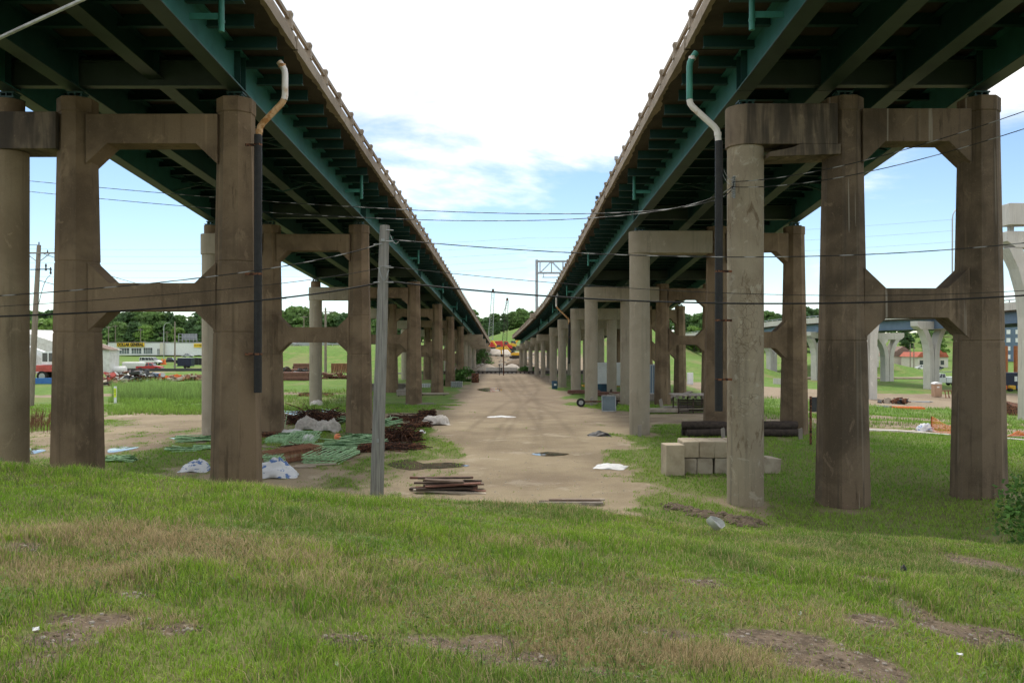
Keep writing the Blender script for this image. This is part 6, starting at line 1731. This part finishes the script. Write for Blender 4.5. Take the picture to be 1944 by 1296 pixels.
shrub(on(1928, 14.5) + Vector((.45, 0, 0)), .5, .5, .6, 900, .07, (.06, .15, .03), 'shrub', 'low leafy shrub on the bank below the right edge', 'shrub', seed=6)
p = W(-6, 805, 11); p.z = gz(p.x, p.y)
shrub(p + Vector((-.35, 0, 0)), .42, .3, .75, 520, .055, (.08, .19, .03), 'shrub', 'thin leafy twigs reaching in at the left edge', 'shrub', seed=7)
for i, (px, py, sx, h, lab) in enumerate([(790, 757, .55, .7, 'green weed tuft at the foot of the third left pier'), (880, 724, 2.2, 2.0, 'leafy shrub at the far left columns'), (850, 732, 1.6, 1.0, 'low green shrub beside the wire crate'), (917, 690, 3.2, 4.2, 'tall green shrub under the end of the left viaduct'), (1000, 705, 2.4, 1.0, 'weeds at the far right columns')]):
    shrub(G(px, py), sx, sx * .7, h, 1200, .10 if sx < 1 else .3, (.075, .165, .035), 'shrub', lab, 'shrub', seed=40 + i)
# dry red brown dock weeds at left
r = np.random.default_rng(77); dm = MB()
for k in range(70):
    p = on(r.uniform(58, 106), r.uniform(46, 52)); h = r.uniform(.6, 1.25)
    dm.tube([p, p + Vector((r.normal(0, .06), 0, h * .6)), p + Vector((r.normal(0, .1), 0, h))], [.006, .016, .006], 5)
    for j in range(3):
        z = h * r.uniform(.45, .9); dm.tube([p + Vector((0, 0, z)), p + Vector((r.normal(0, .14), r.normal(0, .1), z + .16))], [.012, .006], 4)
o = dm.build('dock_weeds', 'weed_brown', kind='stuff'); tag(o, 'dry reddish dock weeds beside the second brown column', 'weeds')
# ------------------------------------------------------------------ grass
def blades(X, Y, h, w, lean, col, name, label, segs=2, seed=3):
    r = np.random.default_rng(seed); n = len(X)
    Z = ground_z(X, Y) - .01
    a = r.random(n) * 6.283; la = r.random(n) * 6.283
    dx, dy = np.cos(a) * w * .5, np.sin(a) * w * .5
    lx, ly = np.cos(la) * lean * h, np.sin(la) * lean * h
    B = np.stack([X, Y, Z], 1); D = np.stack([dx, dy, np.zeros(n)], 1); Ln = np.stack([lx, ly, np.zeros(n)], 1)
    up = np.stack([np.zeros(n), np.zeros(n), h], 1)
    if segs == 2:
        V = np.stack([B - D, B + D, B + D * .75 + Ln * .32 + up * .6, B - D * .75 + Ln * .32 + up * .6, B + Ln + up * (1 - .25 * lean[:, None])], 1)
        k = np.arange(n)[:, None] * 5
        T = np.concatenate([k + [0, 1, 2], k + [0, 2, 3], k + [3, 2, 4]], 1).reshape(-1, 3)
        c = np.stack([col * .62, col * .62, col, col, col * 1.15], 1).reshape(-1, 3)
        V = V.reshape(-1, 3)
    else:
        V = np.stack([B - D, B + D, B + Ln + up], 1).reshape(-1, 3)
        T = np.arange(n * 3).reshape(-1, 3)
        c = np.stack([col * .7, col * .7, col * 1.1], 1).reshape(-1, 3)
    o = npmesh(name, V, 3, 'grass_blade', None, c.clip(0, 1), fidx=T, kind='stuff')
    return tag(o, label, 'grass')
r = np.random.default_rng(41)
def weed_field(px0, px1, D0, D1, n, h0, h1, name, label, seed, tint=(.24, .36, .10)):
    r = np.random.default_rng(seed)
    D = r.uniform(D0, D1, n); X = (r.uniform(px0, px1, n) - 972) / F * D
    c = fbm(X * .45, D * .45, seed, 3)
    k = r.random(n) < np.clip((c - .36) * 4.5, 0, 1); X, D, c = X[k], D[k], c[k]; n = len(X)
    col = np.array(tint) * r.uniform(.6, 1.35, (n, 1)) * (1 + .5 * (c[:, None] - .5))
    return blades(X, D, r.uniform(h0, h1, n) * np.clip(c * 1.7, .5, 1.2), r.uniform(.03, .08, n), r.uniform(.1, .6, n), col, name, label, 1, seed)
weed_field(215, 400, 78, 104, 16000, .5, 1.5, 'tall_weeds', 'tall pale green weeds in front of the scrap row', 43)
weed_field(205, 400, 60, 80, 9000, .15, .5, 'meadow_weeds', 'low weeds in the meadow left of the nearest column', 44, (.24, .37, .07))
weed_field(490, 720, 64, 100, 9000, .15, .5, 'meadow_weeds', 'low weeds behind the second left pier', 45, (.24, .36, .08))
weed_field(1450, 1944, 52, 96, 16000, .12, .4, 'meadow_weeds', 'low weeds across the grass beyond the right viaduct', 46, (.22, .36, .07))
def scatter(n, y0, y1, half, p, r):
    Y = (y0 ** p + (y1 ** p - y0 ** p) * r.random(n)) ** (1 / p)
    X = (r.random(n) * 2 - 1) * (half(Y))
    return X, Y
r = np.random.default_rng(5)
X, Y = scatter(640000, 3.2, 15.5, lambda y: y * .665 + .5, 1.15, r)
# tufts: pull blades toward clump centres
cl = fbm(X * 5, Y * 5, 91, 2)
dirt, straw, bank = ground_masks(X, Y)
keep = (r.random(len(X)) > dirt * .93) & (r.random(len(X)) < .12 + 1.25 * cl)
X, Y, straw, dirt, cl = X[keep], Y[keep], straw[keep], dirt[keep], cl[keep]
n = len(X)
patch = fbm(X * .5, Y * .5, 101); patch2 = fbm(X * 1.6, Y * 1.6, 111)
isdry = r.random(n) < straw * .85 + .20 * patch
g0 = np.array([.210, .375, .034]); g1 = np.array([.315, .465, .050]); g2 = np.array([.140, .205, .075]); st0 = np.array([.56, .45, .26]); st1 = np.array([.42, .32, .17])
m = np.clip((patch2 - .3) * 2.2, 0, 1)[:, None]
col = g0 * (1 - m) + g1 * m
m2 = np.clip((patch - .52) * 4, 0, 1)[:, None] * .7
col = col * (1 - m2) + g2 * m2
col[isdry] = st0 * .6 + st1 * .4
col *= r.uniform(.72, 1.3, (n, 1))
tuft = np.clip((fbm(X * 1.3, Y * 1.3, 121) - .52) * 4, 0, 1)
h = r.uniform(.026, .066, n) * (1 + 1.3 * tuft) * (1 - .45 * np.clip(dirt, 0, 1)) * (1 + .25 * isdry)
h *= 1 - .35 * sstep(9, 11, Y) * (1 - sstep(12, 14, Y)) * 0
w = r.uniform(.0032, .0060, n) * (1 + .08 * np.clip(Y - 5, 0, 12))
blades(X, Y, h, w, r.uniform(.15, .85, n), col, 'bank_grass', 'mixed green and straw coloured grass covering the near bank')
# taller loose stems in tufts
X, Y = scatter(52000, 3.3, 11.5, lambda y: y * .665 + .4, 1.2, r)
k = fbm(X * 1.3, Y * 1.3, 121)
dirt, straw, bank = ground_masks(X, Y)
keep = (k > .50) & (r.random(len(X)) > dirt * .85)
X, Y, straw = X[keep], Y[keep], straw[keep]; n = len(X)
dry = r.random(n) < .35 + .5 * straw
col = np.where(dry[:, None], np.array([.40, .31, .16]), np.array([.10, .19, .035])) * r.uniform(.75, 1.2, (n, 1))
blades(X, Y, r.uniform(.07, .17, n), r.uniform(.0025, .0045, n), r.uniform(.2, 1.0, n), col, 'tall_grass', 'taller loose grass stems rising from tufts on the bank', seed=8)
# flattened straw thatch round the bare spots and through the dry patches
X, Y = scatter(150000, 3.2, 13, lambda y: y * .665 + .4, 1.2, r)
dirt, straw, bank = ground_masks(X, Y)
keep = (r.random(len(X)) < np.clip(.10 + .75 * straw + .9 * dirt * (1 - dirt) * 2, 0, .9)) & (r.random(len(X)) > dirt * .8)
X, Y = X[keep], Y[keep]; n = len(X)
col = (np.array([.40, .31, .18]) + r.random((n, 1)) * np.array([.16, .13, .08])) * r.uniform(.6, 1.15, (n, 1))
blades(X, Y, r.uniform(.015, .04, n), r.uniform(.0025, .005, n), r.uniform(1.2, 3.2, n), col, 'straw_thatch', 'dry straw thatch lying flat between the grass', 1, 12)
# broad leaved weeds and clover low in the grass
X, Y = scatter(60000, 3.2, 11.5, lambda y: y * .665 + .4, 1.2, r)
dirt, straw, bank = ground_masks(X, Y)
keep = (fbm(X * .9, Y * .9, 151) + .25 * fbm(X * 4, Y * 4, 153) > .66) & (dirt < .6)
X, Y = X[keep], Y[keep]; n = len(X)
P = np.stack([X, Y, ground_z(X, Y) + r.uniform(.01, .05, n)], 1)
V, Fq, CC = leaf_quads(P, np.tile([0, 0, 1.6], (n, 1)), r.uniform(.009, .022, n), np.array([.13, .21, .045]) * r.uniform(.6, 1.2, (n, 1)), r)
tag(npmesh('clover', V, 4, 'leaf', None, CC, fidx=Fq, kind='stuff'), 'broad leaved weeds and clover low in the bank grass', 'weeds')
# yard grass
X, Y = scatter(420000, 15, 72, lambda y: y * .66 + 1, 1.1, r)
dirt, straw, bank = ground_masks(X, Y)
keep = (r.random(len(X)) > dirt * 1.12 + .05) & (r.random(len(X)) < .25 + 1.3 * fbm(X * 1.2, Y * 1.2, 131, 3))
X, Y, dirt = X[keep], Y[keep], dirt[keep]; n = len(X)
patch = fbm(X * .25, Y * .25, 141)
m = np.clip((patch - .35) * 2.5, 0, 1)[:, None]
col = (np.array([.175, .355, .032]) * (1 - m) + np.array([.265, .430, .050]) * m) * r.uniform(.7, 1.3, (n, 1))
blades(X, Y, r.uniform(.06, .15, n) * (1 - .5 * dirt), r.uniform(.012, .026, n) * (1 + .012 * Y), r.uniform(.2, .9, n), col, 'yard_grass', 'short green grass patches across the yard', 1, 9)
# earth clods and pebbles on the bare patches
r2 = np.random.default_rng(15); cm = MB(); pm = MB(); q = random.Random(4)
cnt = 0
for e in BARE_BANK:
    for k in range(int(26 + 150 * e[2] * e[3])):
        x, y = e[0] + r2.normal(0, .5) * e[2], e[1] + r2.normal(0, .5) * e[3]
        if y < 3.2: continue
        s = r2.uniform(.004, .016)
        rock(cm if k % 3 else pm, Vector((x, y, gz(x, y) - s * .25)), s, q)
for k in range(420):
    p = G(q.uniform(680, 1240), q.uniform(800, 945)); s = q.uniform(.012, .035)
    rock(pm, p - Vector((0, 0, s * .3)), s, q)
o = cm.build('earth_clods', 'clod', kind='stuff'); tag(o, 'dark earth clods on the bare spots of the bank', 'clods')
o = pm.build('pebbles', 'rubble', kind='stuff'); tag(o, 'pale pebbles scattered over bank and gravel', 'pebbles')
# churned mud furrow at the foot of the bank
fm = MB()
for k in range(170):
    t_ = k / 169; px = 1270 + 170 * t_ + q.gauss(0, 8); py = 962 + 34 * t_ + q.gauss(0, 3.5)
    rock(fm, G(px, py) - Vector((0, 0, .04)), q.uniform(.05, .17), q)
o = fm.build('mud_furrow', 'clod', kind='stuff'); tag(o, 'dark churned mud furrow at the foot of the bank', 'mud')
